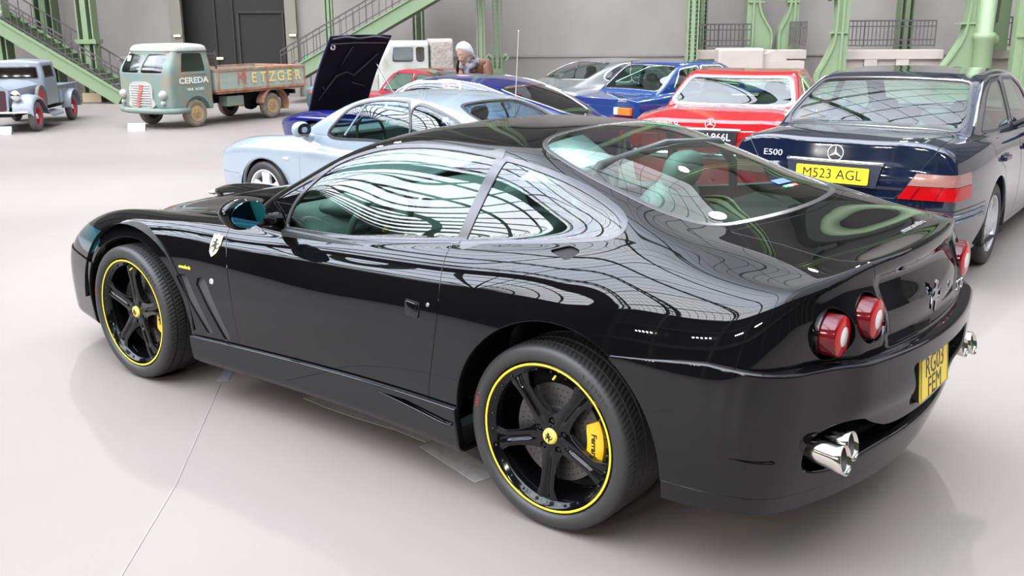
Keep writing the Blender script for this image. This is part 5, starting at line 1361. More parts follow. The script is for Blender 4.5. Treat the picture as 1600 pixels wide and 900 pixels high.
for sy in (1, -1):
    b = MB(); b.tube([(p.x-.01, p.y*sy, p.z) for p in [surf_pt(F107, x=0, y=y_, z=.50, d='x-')[0] for y_ in (0, .3, .6, .78)]]+[(-.6, sy*.91, .50)], .04, 8); b.build('rear_bumper', CHROME, c107, smooth=True)
    b = MB(); b.box((-1.0, sy*.66, .64), (.10, .30, .13)); b.build('tail_lamp', REDL, c107, bevel=.01)

# ---------- blue saloon
BLUEM = mat('mid_blue_paint', (.004, .04, .17), .12, coat=1.0)
P02 = dict(xr=-.98, xf=3.25, ty=[0, .35, .6, .78], zbelt=.92, zroof=1.36, zc=.6,
    top={-.98: [.84, .84, .83, .80], -.6: [.88, .88, .87, .83], 0: [.92, .92, .92, .87], 1.5: [.92, .92, .92, .87], 2.5: [.90, .90, .88, .82], 3.25: [.84, .84, .82, .76]},
    w=[(-.98, .76), (-.5, .79), (1.2, .80), (2.8, .79), (3.25, .74)],
    gt=[(-.8, .72), (-.5, .86), (-.2, 1.05), (.05, 1.24), (.25, 1.33), (.7, 1.37), (1.1, 1.365), (1.35, 1.30), (1.65, 1.10), (1.95, .88), (2.3, .75)],
    gw=[(-.8, .62, .50), (0, .68, .545), (.7, .70, .56), (1.3, .69, .55), (2.0, .62, .48)],
    ku=[(-1, .015), (2, .015)], kt=.025, kg=.045, crown=.02, rplan=.05, fplan=.06, kr=.02, kf=.04, rz=[(0, .1), (.5, .02), (.75, .0), (.88, -.01), (1.1, .02)],
    wheels=[(0, .30, .345, .76, .18, .18), (2.5, .30, .345, .76, .18, .18)],
    side_glass=[([(-.02, .96), (.18, 1.25), (.60, 1.29), (.60, .95)], 'rear_side_window'), ([(.68, .95), (.68, 1.29), (1.18, 1.28), (1.62, .98), (1.6, .95)], 'door_window')], smoothglass=False,
    glass=[([(.18, .52), (-.28, .60), (-.33, .56), (-.33, -.56), (-.28, -.60), (.18, -.52)], 'rear_window', -.7, .4, 0, 1, .025), ([(1.82, .56), (1.38, .50), (1.38, -.50), (1.82, -.56)], 'windshield', 1.2, 2.1, 0, 1, .02)],
    rimmat=CHROME, spokes=0, hubcap=CHROME, seats=(.6,), cab=.9, cabl=2.0)
P02['panels'] = [('boot_lid', lambda A: np.where(A.V[:, 0] > -.3, 1.0, np.maximum(np.maximum(np.abs(A.V[:, 1])-.62, A.V[:, 0]+.40), .72-A.V[:, 2])))]
c02, F02 = car('blue_saloon', 'bright blue saloon with an orange rear lamp, left of the red roadster', P02, BLUEM, (1.85, 13.95), (.77, .64), .85, glass('green_glass', (.62, .80, .72)), nrow=110, nv=160)
localtext('model_lettering', '2002', .07, BRIGHT, rearM(F02, -.45, .82), c02, .003, sx=1.3)
for sy in (1, -1):
    b = MB(); b.box((-.985, sy*.52, .655), (.06, .26, .11)); b.build('tail_lamp', mat('lamp_orange', (.85, .16, .02), .2, coat=.5), c02, bevel=.008)
    b = MB(); b.box((-.985, sy*.345, .655), (.06, .085, .11)); b.build('reversing_lamp', mat('lamp_white', (.75, .75, .72), .2), c02, bevel=.008)
    b = MB(); b.box((-1.0, sy*.5, .55), (.05, .5, .03)); b.build('rear_reflector', REDL, c02)
b = MB(); b.tube([(-1.04, -.74, .47), (-1.06, 0, .47), (-1.04, .74, .47)], .04, 10); b.build('rear_bumper', CHROME, c02, smooth=True)
for sy in (1, -1):
    b = MB(); b.tube([(p[0], sy*(p[1]+.003), p[2]) for p in [tuple(surf_pt(F02, x=x_, z=z_, d='y+')[0]) for x_, z_ in ((-.15, .97), (.12, 1.28), (.3, 1.325), (1.2, 1.325), (1.4, 1.22), (1.68, .97))]], .009, 6); b.build('drip_rail', CHROME, c02)

# ---------- grey fastback behind the blue saloon, red hatchback and teal car behind the bonnet
GREYP = mat('silver_grey_paint', (.20, .20, .20), .2, metal=.4, coat=1.0)
PG = dict(P911); PG.update(xr=-1.1, xf=3.3, rimmat=CHROME)
PG['top'] = {-1.1: [.78, .78, .77, .70], -.6: [.90, .90, .88, .80], .5: [.90, .90, .88, .80], 1.5: [.87, .87, .86, .78], 2.5: [.84, .84, .84, .78], 3.3: [.62, .62, .62, .56]}
PG['w'] = [(-1.1, .74), (-.6, .82), (0, .85), (1.2, .83), (2.5, .85), (3.3, .7)]
PG['panels'] = [('door', xz(_pd, 1))]; PG['trim'] = CHROME
PG['gt'] = [(-1.1, .70), (-.8, .86), (-.4, 1.05), (0, 1.20), (.3, 1.27), (.7, 1.29), (1.1, 1.27), (1.35, 1.18), (1.65, 1.0), (2.0, .82), (2.3, .7)]
PG['glass'] = [([(.15, 0), (.15, .45), (-.1, .53), (-.50, .53), (-.58, 0), (-.50, -.53), (-.1, -.53), (.15, -.45)], 'rear_window', -1.0, .4, 0, 1, .03), P911['glass'][1]]
cg, FG = car('grey_fastback', 'silver grey fastback partly hidden behind the blue saloon', PG, GREYP, (1.15, 15.7), (.77, .64), .88, glass('pale_glass', (.80, .86, .90)), nrow=90, nv=130)
for sy in (1, -1): b = MB(); b.box((-1.08, sy*.62, .66), (.08, .22, .10)); b.build('tail_lamp', REDL, cg, bevel=.01)
b = MB(); b.tube([(-1.12, -.7, .48), (-1.18, 0, .48), (-1.12, .7, .48)], .04, 8); b.build('rear_bumper', CHROME, cg, smooth=True)
CRIM = mat('crimson_paint', (.34, .02, .04), .15, coat=1.0)
PR = dict(P02); PR['panels'] = [('door', xz([(1.75, .9), (1.75, .3), (.62, .3), (.64, .93)], 1))]
PR['gt'] = [(-1.0, .75), (-.8, .95), (-.6, 1.15), (-.4, 1.28), (0, 1.34), (.7, 1.37), (1.1, 1.365), (1.35, 1.30), (1.65, 1.10), (1.95, .88), (2.3, .75)]
PR['gw'] = [(-1.0, .66, .52), (0, .69, .555), (.7, .70, .56), (1.3, .69, .55), (2.0, .62, .48)]
PR['side_glass'] = [([(-.50, .98), (-.40, 1.20), (-.05, 1.27), (.48, 1.29), (.56, .96)], 'rear_side_window'), ([(.66, .96), (.58, 1.29), (1.18, 1.28), (1.62, .98)], 'door_window')]
cr, FR_ = car('crimson_hatchback', 'crimson hatchback between the raised dark bonnet and the person', PR, CRIM, (-.73, 14.1), (-.60, .80), .77, glass('green_glass', (.62, .80, .72)), nrow=90, nv=130)
TEAL = mat('faded_teal_paint', (.16, .30, .30), .4, coat=.3)
ct, FT_ = car('teal_car', 'pale teal car almost hidden between the truck bed and the raised bonnet', PR, TEAL, (-3.45, 21.3), (-.05, -1.0), .58, glass('green_glass', (.62, .80, .72)), nrow=60, nv=90)
for sy in (1, -1): b = MB(); b.lathe([(0, .03), (.06, .02), (.08, -.04)], 16, 'x', (3.26, sy*.55, .68)); b.build('headlamp', mat('lamp_orange', (.85, .16, .02), .2), ct)

# =================================================================== trucks, person, cards
def rbox_fn(x0, x1, hw, z0, z1, k=.12, fx=None, tum=None):
    def F(P):
        x, y, z = P[:, 0], np.abs(P[:, 1]), P[:, 2]
        w_ = hw-(tum(z) if tum else 0)
        h = smax(y-w_, z-z1+.05*(y/hw)**2, k)
        f = x-(x1+(fx(z) if fx else 0))+.10*(y/hw)**2
        h = smax(h, f, k); h = smax(h, x0-x, k*.7); return smax(h, z0-z, .04)
    return F
def shell(Fn, x0, x1, zc, n=70, nv=120, hw=.8, hh=.7):
    a = x0+.3; b_ = x1-.3
    rows = [(a, x0, s) for s in np.linspace(.02, 1, 14)]+[(a, x, 1) for x in np.linspace(x0, a, 10)[1:-1]]+[(x, x, 1) for x in np.linspace(a, b_, n)]+[(b_, x, 1) for x in np.linspace(b_, x1, 14)[1:]]+[(b_, x1, s) for s in np.linspace(1, .02, 16)[1:]]
    return shoot(Fn, rows, nv, lambda x: zc, hw, hh, pw=.5)
def orient(root, f, s):
    X = Vector(EA)*f[0]+Vector(EB)*f[1]; root.rotation_euler = (0, 0, math.atan2(X.y, X.x)); root.scale = (s,)*3
RUSTG = mat('rusty_grey_green', (.17, .23, .20), .65, noise=(3.2, (.27, .21, .15), .48, .72, 6))
RUST = mat('rust_brown', (.30, .14, .08), .85, noise=(6, (.42, .25, .17), .35, .65, 6))
CREAM = mat('worn_white', (.42, .43, .40), .6, noise=(4, (.33, .31, .27), .45, .75, 5))
DUST = mat('dusty_tyre', (.24, .20, .155), .85, noise=(8, (.17, .145, .115), .4, .7))
WGL = glass('old_glass', (.78, .84, .84), rough=.12)
OCH = mat('ochre_rim', (.42, .30, .15), .6)
# ---------- rusty flatbed truck
tr = thing('flatbed_truck', 'rusty grey-green forward-control truck with lettered wooden bed sides', 'truck', hall(-4.92, 18.8, 0)); orient(tr, (-.5, -.86), .80)
Fcab = rbox_fn(1.80, 3.05, .78, .36, 1.71, .16, fx=lambda z: -.30*sstep(1.05, 1.75, z)-.05*sstep(.5, .3, z), tum=lambda z: .10*sstep(1.05, 1.7, z))
S = shell(Fcab, 1.80, 3.05, 1.0)
_, S = split(S, circ(S, 2.27, .29, .36, ymin=.45))
for sy in (1, -1):
    gl, fr, S = takeout(S, sround([(2.00, 1.14), (2.00, 1.52), (2.52, 1.53), (2.66, 1.14)], .05), (S.V[:, 1]*sy > .3), 0, 2, .03)
    link(offset(gl, -.01), 'cab_window', WGL, tr); link(offset(fr, .004), 'window_frame', RUSTG, tr)
for y0, y1 in ((.03, .62), (-.62, -.03)):
    gl, fr, S = takeout(S, sround([(y0, 1.14), (y1, 1.14), (y1-.04, 1.50), (y0+.02, 1.52)], .06), (S.V[:, 0] > 2.45), 1, 2, .025)
    link(offset(gl, -.01), 'windscreen', WGL, tr); link(offset(fr, .004), 'windscreen_seal', mat('grey_rubber', (.25, .26, .25), .6), tr)
rf, S = split(S, 1.575-S.V[:, 2]); link(offset(rf, .012), 'cab_roof', CREAM, tr)
link(rim(S, .02, .003), 'cab', RUSTG, tr)
b = MB(); b.tube([(1.84, .70, 1.575), (2.3, .715, 1.575), (2.62, .70, 1.575), (2.80, .50, 1.575), (2.86, 0, 1.575), (2.80, -.50, 1.575), (2.62, -.70, 1.575)], .015, 6); b.build('roof_gutter', RUSTG, tr)
for sy in (1, -1):
    b = MB(); b.tube([(2.03, sy*.785, .62), (2.0, sy*.785, 1.1), (2.7, sy*.775, 1.1), (2.72, sy*.775, .62)], .007, 6); b.build('door_outline', RUST, tr)
    b = MB(); b.lathe([(0, .06), (.07, .045), (.095, 0), (.09, -.06)], 20, 'x', (3.02, sy*.60, .70)); b.build('headlamp', CREAM, tr, smooth=True)
    b = MB(); b.lathe([(0, .03), (.04, .02), (.05, -.04)], 16, 'x', (3.03, sy*.60, .54)); b.build('side_lamp', CREAM, tr)
b = MB(); b.tube([(2.55, .84, .37), (2.92, .78, .37), (3.08, .4, .37), (3.11, 0, .37), (3.08, -.4, .37), (2.92, -.78, .37), (2.55, -.84, .37)], .06, 8); b.build('front_bumper', RUSTG, tr, smooth=True)
g_ = MB(); P_ = dense([(0, .97), (.22, .95), (.34, .84), (.34, .62), (.40, .50), (.28, .43), (0, .42), (-.28, .43), (-.40, .50), (-.34, .62), (-.34, .84), (-.22, .95)], 3)
pt = lambda y, z, o=0: (surf_pt(Fcab, x=2.4, y=0, z=z, d='x-')[0]*0+Vector((3.055-.05*sstep(.5, .3, np.array([z]))[0]-.10*(y/.78)**2+o, y, z)))
V = [pt(a, c, .0) for a, c in P_]+[pt(a, c, .03) for a, c in P_]; n = len(P_)
g_.add(V, [(i, (i+1) % n, n+(i+1) % n, n+i) for i in range(n)]+[tuple(range(n, 2*n))]); gr_ = g_.build('grille_panel', CREAM, tr)
b = MB()
for k in range(9):
    z_ = .49+k*.05; w_ = .30 if z_ < .9 else .2; b.tube([pt(-w_, z_, .035), pt(0, z_, .035), pt(w_, z_, .035)], .009, 6)
b.build('grille_slats', mat('slat_grey', (.45, .45, .42), .5), gr_)
b = MB()
for k in range(8): z_ = .475+k*.058; b.box(pt(-.07+.018*k, z_, .036), (.02, .10, .04))
b.build('grille_red_marks', mat('faded_red', (.55, .12, .10), .6), gr_)
b = MB(); b.prism([(-.05, -.06), (.05, -.06), (.05, .06), (-.05, .06)], frame((2.83, -.52, 1.42), (0, 1, 0), (-.4, 0, 1)), .006); b.build('windscreen_card', WHITE, tr)
BOARD = mat('bed_board_green', (.30, .38, .33), .7, noise=(5, (.38, .40, .35), .4, .7))
for sy in (1, -1):
    b = MB()
    for z_ in (.80, .935, 1.07): b.box((.32, sy*.80, z_), (2.70, .03, .125))
    b.build('side_board', BOARD, tr)
    b = MB()
    for z_ in (.715, 1.145): b.box((.32, sy*.81, z_), (2.76, .05, .05))
    for x_ in (-1.05, -.62, .20, .95, 1.68): b.box((x_, sy*.815, .93), (.035, .045, .44))
    b.build('side_frame', RUST, tr)
for x_ in (-1.06, 1.70):
    b = MB(); b.box((x_, 0, .93), (.03, 1.6, .42)); b.build('end_board', BOARD, tr); b = MB(); b.box((x_, 0, 1.145), (.05, 1.64, .05)); b.box((x_, 0, .71), (.05, 1.64, .05)); b.build('end_frame', RUST, tr)
b = MB(); b.box((.32, 0, .67), (2.74, 1.6, .06)); b.build('bed_floor', RUST, tr)
b = MB()
for sy in (1, -1): b.box((1.0, sy*.32, .48), (3.9, .07, .12))
for x_ in (-.8, 0, 1.0): b.box((x_, 0, .56), (.07, 1.4, .10))
b.box((-.1, .0, .30), (.08, 1.1, .08)); b.lathe([(.0, -.14), (.13, -.1), (.15, 0), (.13, .1), (0, .14)], 16, 'x', (-.05, 0, .31)); b.build('chassis', DARKM, tr)
b = MB(); b.box((1.15, .62, .47), (.50, .26, .22)); b.build('tool_box', RUSTG, tr, bevel=.01)
for sy in (1, -1):
    b = MB(); V = []; n = 14
    for i in range(n+1):
        a = math.radians(8+190*i/n); 
        V += [(-.0+.40*math.cos(a)-.03, sy*.60, .30+.38*math.sin(a)), (-.0+.40*math.cos(a)-.03, sy*.84, .30+.38*math.sin(a))]
    b.add(V, [(2*i, 2*i+1, 2*i+3, 2*i+2) for i in range(n)]); b.add([(v[0]*1.03, v[1], v[2]+.02) for v in V], [(2*i+2, 2*i+3, 2*i+1, 2*i) for i in range(n)]); b.build('rear_mudguard', RUST, tr)
b = MB()
for z_ in (1.25, 1.33, 1.41, 1.49): b.box((1.55, .15, z_), (.03, 1.0, .03))
for y_ in (-.35, .65): b.box((1.55, y_, 1.3), (.03, .03, .5))
b.build('cab_guard_rack', IRON, tr)
for cx in (0, 2.27):
    for sy in (1, -1):
        wh = simple_wheel(tr, (cx, sy*.74, .29), .29, .15, .17, OCH, 0, sy=sy, hubcap=OCH, tyrem=DUST)
        b = MB()
        for k in range(6): b.lathe([(0, .012), (.016, .010), (.018, -.01)], 8, 'y', (.07*math.cos(k*PI/3), 0, .07*math.sin(k*PI/3)))
        b.build('wheel_nuts', RUST, wh)
        b = MB().lathe([(0, .02), (.035, .015), (.04, -.01)], 16, 'y'); b.build('hub', RUST, wh)
Mb = frame((.32, .826, .94), (-1, 0, 0), (0, 0, 1))
M_ = lambda x, z, y=.830: frame((x, y, z), (-1, 0, 0), (0, 0, 1))
localtext('painted_letter_red', 'M', .36, mat('letter_red', (.55, .13, .12), .7), M_(.98, .94), tr, .001, sx=1.05)
for i, ch in enumerate('ETZGER'): localtext('painted_letter', ch, .32, mat('letter_yellow', (.72, .56, .22), .7), M_(.62-i*.285, .94), tr, .001, sx=1.05, bold=.010)
localtext('door_lettering', 'CEREDA', .17, mat('letter_cream', (.72, .72, .66), .7), M_(2.33, .97, .79), tr, .001, sx=1.25, bold=.006)
localtext('door_lettering', 'VINI  ROSSI', .075, mat('letter_cream', (.72, .72, .66), .7), M_(2.30, .79, .79), tr, .001, sx=1.2, bold=.002)
# ---------- 1930s pickup at the left edge
PALEB = mat('pale_blue_grey_paint', (.26, .29, .33), .35, coat=.4)
pk = thing('vintage_pickup', 'pale grey vintage pickup with red wheels at the left edge', 'truck', hall(-8.55, 18.3, 0)); orient(pk, (.136, -.99), .80)
Fc = rbox_fn(.78, 1.80, .60, .45, 1.40, .10, fx=lambda z: -.05*sstep(.95, 1.4, z), tum=lambda z: .05*sstep(.95, 1.4, z))
S = shell(Fc, .78, 1.80, .9, 50, 100, .6, .5)
for sy in (1, -1):
    gl, fr, S = takeout(S, sround([(.98, 1.02), (.98, 1.26), (1.55, 1.26), (1.60, 1.02)], .03), (S.V[:, 1]*sy > .3), 0, 2, .02); link(offset(gl, -.01), 'cab_window', glass('dim_glass', (.45, .36, .28), rough=.12), pk); link(offset(fr, .003), 'window_frame', mat('dark_frame', (.12, .12, .13), .5), pk)
gl, fr, S = takeout(S, sround([(-.50, 1.03), (.50, 1.03), (.47, 1.25), (-.47, 1.25)], .03), (S.V[:, 0] > 1.6), 1, 2, .022); link(offset(gl, -.01), 'windscreen', glass('dim_glass', (.45, .36, .28), rough=.12), pk); link(offset(fr, .004), 'windscreen_frame', mat('dark_frame', (.12, .12, .13), .5), pk)
link(rim(S, .02, .003), 'cab', PALEB, pk)
b = MB(); V = []
for x_, w_, z_ in ((1.76, .50, 1.0), (2.3, .36, .97), (2.86, .25, .94)):
    V += [(x_, -w_, .50), (x_, -w_, z_-.10), (x_, -w_*.6, z_-.01), (x_, 0, z_+.02), (x_, w_*.6, z_-.01), (x_, w_, z_-.10), (x_, w_, .50)]
b.add(V, [(i*7+j, i*7+j+1, (i+1)*7+j+1, (i+1)*7+j) for i in range(2) for j in range(6)]+[tuple(range(6, -1, -1)), tuple(range(14, 21))]); b.build('engine_hood', PALEB, pk, auto=50)
b = MB(); b.prism(sround([(-.24, .42), (.24, .42), (.27, .86), (.12, .95), (-.12, .95), (-.27, .86)], .05), frame((2.87, 0, 0), (0, 1, 0), (0, 0, 1)), .05); b.build('radiator_shell', PALEB, pk)
b = MB(); b.prism(sround([(-.20, .44), (.20, .44), (.22, .84), (-.22, .84)], .05), frame((2.92, 0, 0), (0, 1, 0), (0, 0, 1)), .01); b.build('radiator_grille', mat('grille_maroon', (.05, .01, .02), .4), pk)
for sy in (1, -1):
    b = MB(); V = []; n = 16      # front wing sweeping into the running board
    pts = [(2.92, .40), (2.90, .55), (2.80, .66), (2.62, .72), (2.42, .72), (2.22, .66), (2.05, .52), (1.90, .38), (1.70, .30), (.9, .30)]
    for x_, z_ in pts: V += [(x_, sy*.30, z_+.0), (x_, sy*.48, z_+.03), (x_, sy*.66, z_+.0), (x_, sy*.70, z_-.05)]
    m_ = len(V); V += [(v[0], v[1], v[2]-.025) for v in V]
    F_ = [(i*4+j, i*4+j+1, i*4+j+5, i*4+j+4) for i in range(len(pts)-1) for j in range(3)]; F_ += [tuple(q+m_ for q in reversed(f)) for f in F_]
    bd = [i*4+3 for i in range(len(pts))]; F_ += [(bd[i], bd[i+1], bd[i+1]+m_, bd[i]+m_) for i in range(len(bd)-1)]
    b.add(V, F_); b.build('front_wing', PALEB, pk, auto=50)
    b = MB(); V = []
    for i in range(13):
        a = PI*i/12; V += [(.42*math.cos(a), sy*.52, .32+.40*math.sin(a)), (.42*math.cos(a), sy*.72, .32+.38*math.sin(a))]
    m_ = len(V); V += [(v[0]*.95, v[1], v[2]-.02) for v in V]
    F_ = [(2*i, 2*i+1, 2*i+3, 2*i+2) for i in range(12)]; F_ += [tuple(q+m_ for q in reversed(f)) for f in F_]; F_ += [(2*i+1, 2*i+1+m_, 2*i+3+m_, 2*i+3) for i in range(12)]
    b.add(V, F_); b.build('rear_wing', PALEB, pk, auto=50)
    b = MB().lathe([(0, .09), (.07, .085), (.105, .06), (.10, .0), (.04, -.10), (0, -.11)], 20, 'x', (2.88, sy*.40, .74)); b.build('headlamp', CHROME, pk, smooth=True)
    b = MB(); b.tube([(2.86, sy*.40, .66), (2.80, sy*.42, .55)], .02, 8); b.build('lamp_bracket', PALEB, pk)
    b = MB(); b.box((-.05, sy*.56, .62), (1.40, .04, .36)); b.box((-.05, sy*.58, .81), (1.44, .06, .03)); 
    for x_ in (-.5, 0, .4): b.box((x_, sy*.585, .62), (.04, .02, .34))
    b.build('bed_side', PALEB, pk)
    for cx in (0, 2.5):
        wh = simple_wheel(pk, (cx, sy*.66, .30), .30, .12, .19, mat('wheel_red', (.50, .03, .05), .35), 0, sy=sy, tyrem=mat('grey_tyre', (.13, .12, .12), .7))
        b = MB()
        for k in range(12): a = k*PI/6; b.bar((.03*math.cos(a), -.03, .03*math.sin(a)), (.185*math.cos(a+.1), -.045, .185*math.sin(a+.1)), .014)
        b.build('spokes', mat('wheel_red', (.5, .03, .05), .35), wh); MB().lathe([(0, .0), (.05, -.005), (.065, -.04)], 20).build('hubcap', CHROME, wh, smooth=True)
b = MB(); b.box((-.75, 0, .62), (.04, 1.1, .36)); b.box((-.05, 0, .45), (1.4, 1.1, .05)); b.build('bed_panel', PALEB, pk)
b = MB(); b.tube([(3.0, -.62, .42), (3.06, -.3, .42), (3.06, .3, .42), (3.0, .62, .42)], .022, 8); b.build('front_bumper', CHROME, pk)
b = MB(); b.box((1.2, 0, .36), (3.2, .6, .10)); b.build('chassis', DARKM, pk)
sw_ = MB(); sw_.lathe([(.20, .0), (.27, .03), (.29, 0), (.27, -.05), (.20, -.06)], 32, 'y', (1.98, .60, .62)); s_ = sw_.build('spare_tyre', mat('grey_tyre', (.13, .12, .12), .7), pk, smooth=True); MB().lathe([(0, .02), (.08, .015), (.2, .0)], 24, 'y', (1.98, .60, .62)).build('spare_rim', mat('wheel_red', (.5, .03, .05), .35), s_)
# ---------- canvas-topped truck in the distance
CANV = mat('beige_canvas', (.26, .225, .20), .85, noise=(5, (.33, .29, .26), .3, .7), bump=(14, .8, .03))
cv = thing('canvas_truck', 'white truck with a beige canvas top behind the crimson hatchback', 'truck', hall(-1.50, 19.0, 0)); orient(cv, (-.995, -.10), .78)
Fv = rbox_fn(-.52, .10, .62, .9, 1.80, .10, tum=lambda z: .03*sstep(1.2, 1.8, z)); S = shoot(Fv, [(-.2, -.52, s) for s in np.linspace(.02, 1, 10)]+[(x, x, 1) for x in np.linspace(-.5, .08, 20)]+[(-.2, .10, s) for s in np.linspace(1, .02, 10)], 80, lambda x: 1.4, .6, .4, pw=.5); link(S, 'canvas_top', CANV, cv)
Fv = rbox_fn(.06, 1.30, .62, .5, 1.76, .10, fx=lambda z: -.25*sstep(1.2, 1.8, z)); S = shell(Fv, .06, 1.30, 1.1, 40, 90, .6, .6)
for sy in (1, -1):
    for poly in ([(.16, 1.28), (.16, 1.62), (.36, 1.62), (.36, 1.28)], [(.42, 1.28), (.42, 1.62), (.88, 1.62), (.92, 1.28)]):
        gl, fr, S = takeout(S, sround(poly, .03), (S.V[:, 1]*sy > .3), 0, 2, .03); link(offset(gl, -.01), 'cab_window', glass('dim_glass', (.45, .36, .28), rough=.12) if poly[0][0] < .2 else WGL, cv); link(offset(fr, .006), 'window_frame', CREAM, cv)
link(rim(S, .02, .003), 'cab', CREAM, cv)
b = MB(); b.box((-.25, 0, .75), (1.2, 1.24, .40)); b.box((1.65, 0, .80), (.8, .9, .45)); b.build('lower_body', CREAM, cv, bevel=.04)
for cx in (-.1, 1.7):
    for sy in (1, -1): simple_wheel(cv, (cx, sy*.60, .36), .36, .16, .20, CREAM, 0, sy=sy, hubcap=CREAM)

# ---------- the white-haired person looking into the blue car
SKIN = mat('skin', (.40, .22, .16), .5); JACK = mat('brown_jacket', (.13, .058, .028), .7, bump=(60, .3, .01)); HAIR = mat('white_hair', (.50, .50, .49), .6, bump=(120, .8, .01)); TROU = mat('grey_trousers', (.06, .06, .07), .8); SCF = mat('grey_scarf', (.22, .20, .22), .8, noise=(14, (.07, .06, .08), .45, .55)); SHOE = mat('shoe_black', (.02, .02, .02), .5)
pe = thing('person', 'white-haired person in brown jacket and grey scarf bending over the blue car', 'person', hall(-.42, 12.42, 0)); orient(pe, (-.62, -.78), .94)
def skin_mesh(verts, edges, radii, lvl=1):
    me = bpy.data.meshes.new('t'); me.from_pydata(verts, edges, []); o = bpy.data.objects.new('t', me); COL.objects.link(o)
    o.modifiers.new('s', 'SKIN'); sm = o.modifiers.new('u', 'SUBSURF'); sm.levels = lvl; sm.render_levels = lvl
    for i, r_ in enumerate(radii):
        me.skin_vertices[0].data[i].radius = (r_, r_) if not hasattr(r_, '__len__') else r_
    me.skin_vertices[0].data[0].use_root = True
    dg = bpy.context.evaluated_depsgraph_get(); m2 = bpy.data.meshes.new_from_object(o.evaluated_get(dg)); V = [tuple(v.co) for v in m2.vertices]; F_ = [tuple(p.vertices) for p in m2.polygons]
    bpy.data.objects.remove(o); bpy.data.meshes.remove(m2); return V, F_
J = dict(pel=(-.16, 0, .90), spi=(-.12, 0, 1.06), che=(.02, 0, 1.24), nek=(.14, 0, 1.29), hed=(.20, 0, 1.34))
for s_, q in ((1, 'l'), (-1, 'r')):
    J['sh'+q] = (.02, s_*.19, 1.27); J['el'+q] = (.06, s_*.27, 1.02); J['wr'+q] = (.27, s_*.16, .95); J['hp'+q] = (-.15, s_*.10, .86); J['kn'+q] = (-.08, s_*.11, .48); J['an'+q] = (-.13, s_*.11, .09); J['to'+q] = (.05, s_*.13, .04)
    for i_, (dy, L_) in enumerate(((.035, .075), (.012, .088), (-.010, .084), (-.032, .066))): 
        J['p%d%s' % (i_, q)] = (.345, s_*.16+s_*dy, .925); J['f%d%s' % (i_, q)] = (.345+L_*.75, s_*.16+s_*dy*1.2, .905); J['g%d%s' % (i_, q)] = (.345+L_, s_*.16+s_*dy*1.2, .88)
    J['t1'+q] = (.31, s_*.115, .93); J['t2'+q] = (.355, s_*.085, .915)
K = list(J); I_ = {k: i for i, k in enumerate(K)}
E_ = [('pel', 'spi'), ('spi', 'che'), ('che', 'nek'), ('nek', 'hed')]; Rr = {'pel': .12, 'spi': .12, 'che': .13, 'nek': .06, 'hed': .06}
for q in 'lr':
    E_ += [('che', 'sh'+q), ('sh'+q, 'el'+q), ('el'+q, 'wr'+q), ('pel', 'hp'+q), ('hp'+q, 'kn'+q), ('kn'+q, 'an'+q), ('an'+q, 'to'+q), ('wr'+q, 't1'+q), ('t1'+q, 't2'+q)]
    Rr.update({'sh'+q: .06, 'el'+q: .042, 'wr'+q: .028, 'hp'+q: .085, 'kn'+q: .06, 'an'+q: .04, 'to'+q: .035, 't1'+q: .012, 't2'+q: .009})
    for i_ in range(4): E_ += [('wr'+q, 'p%d%s' % (i_, q)), ('p%d%s' % (i_, q), 'f%d%s' % (i_, q)), ('f%d%s' % (i_, q), 'g%d%s' % (i_, q))]; Rr.update({'p%d%s' % (i_, q): .011, 'f%d%s' % (i_, q): .009, 'g%d%s' % (i_, q): .007})
V, F_ = skin_mesh([J[k] for k in K], [(I_[a], I_[c]) for a, c in E_], [Rr[k] for k in K], 2)
HM_ = Matrix.Translation((.235, 0, 1.405)) @ Matrix.Rotation(math.radians(26), 4, 'Y') @ Matrix.Scale(1.12, 4)
def headpt(x, y, z):   # unit sphere to a head: x forward
    X, Y, Z = x*.098, y*.076, z*.122
    if z < -.1: Y *= 1-.28*min(1, -z); X *= 1-.06*min(1, -z)
    if x > 0 and z < -.55: X += .012
    if x > .75 and abs(y) < .28: X += .024*max(0, 1-abs(z+.15)/.28)*(1-abs(y)/.28)       # nose
    if x > .55 and .1 < abs(y) < .62 and -.02 < z < .25: X -= .010                        # eye sockets
    if x > .6 and abs(y) < .4 and abs(z+.52) < .06: X += .005                             # lips
    return HM_ @ Vector((X, Y, Z))
hv = []; hf = []; k_, n_ = 28, 36
for i in range(k_+1):
    ph = -PI/2+PI*i/k_
    for j in range(n_): t = 2*PI*j/n_; hv.append(headpt(math.cos(ph)*math.cos(t), math.cos(ph)*math.sin(t), math.sin(ph)))
for i in range(k_):
    for j in range(n_): hf.append((i*n_+j, i*n_+(j+1) % n_, (i+1)*n_+(j+1) % n_, (i+1)*n_+j))
b = MB(); b.add(V, F_); b.add(hv, hf)
for s_ in (1, -1): b.lathe([(0, .012), (.018, .010), (.026, 0), (.018, -.008), (0, -.008)], 14, 'y', HM_ @ Vector((-.005, s_*.074, -.005)))
body = b.build('body', SKIN, pe, smooth=True, fix=False)
b = MB()
for s_ in (1, -1): b.lathe([(0, .006), (.009, .004), (.011, 0)], 12, 'x', HM_ @ Vector((.084, s_*.030, .010)))
b.build('eyes', mat('eye_dark', (.04, .025, .02), .9), body)
b = MB(); b.tube([HM_ @ Vector((.088, y_, -.066)) for y_ in (-.022, 0, .022)], .005, 6); b.build('mouth', mat('lip', (.42, .17, .15), .5), body)
hr = []; 
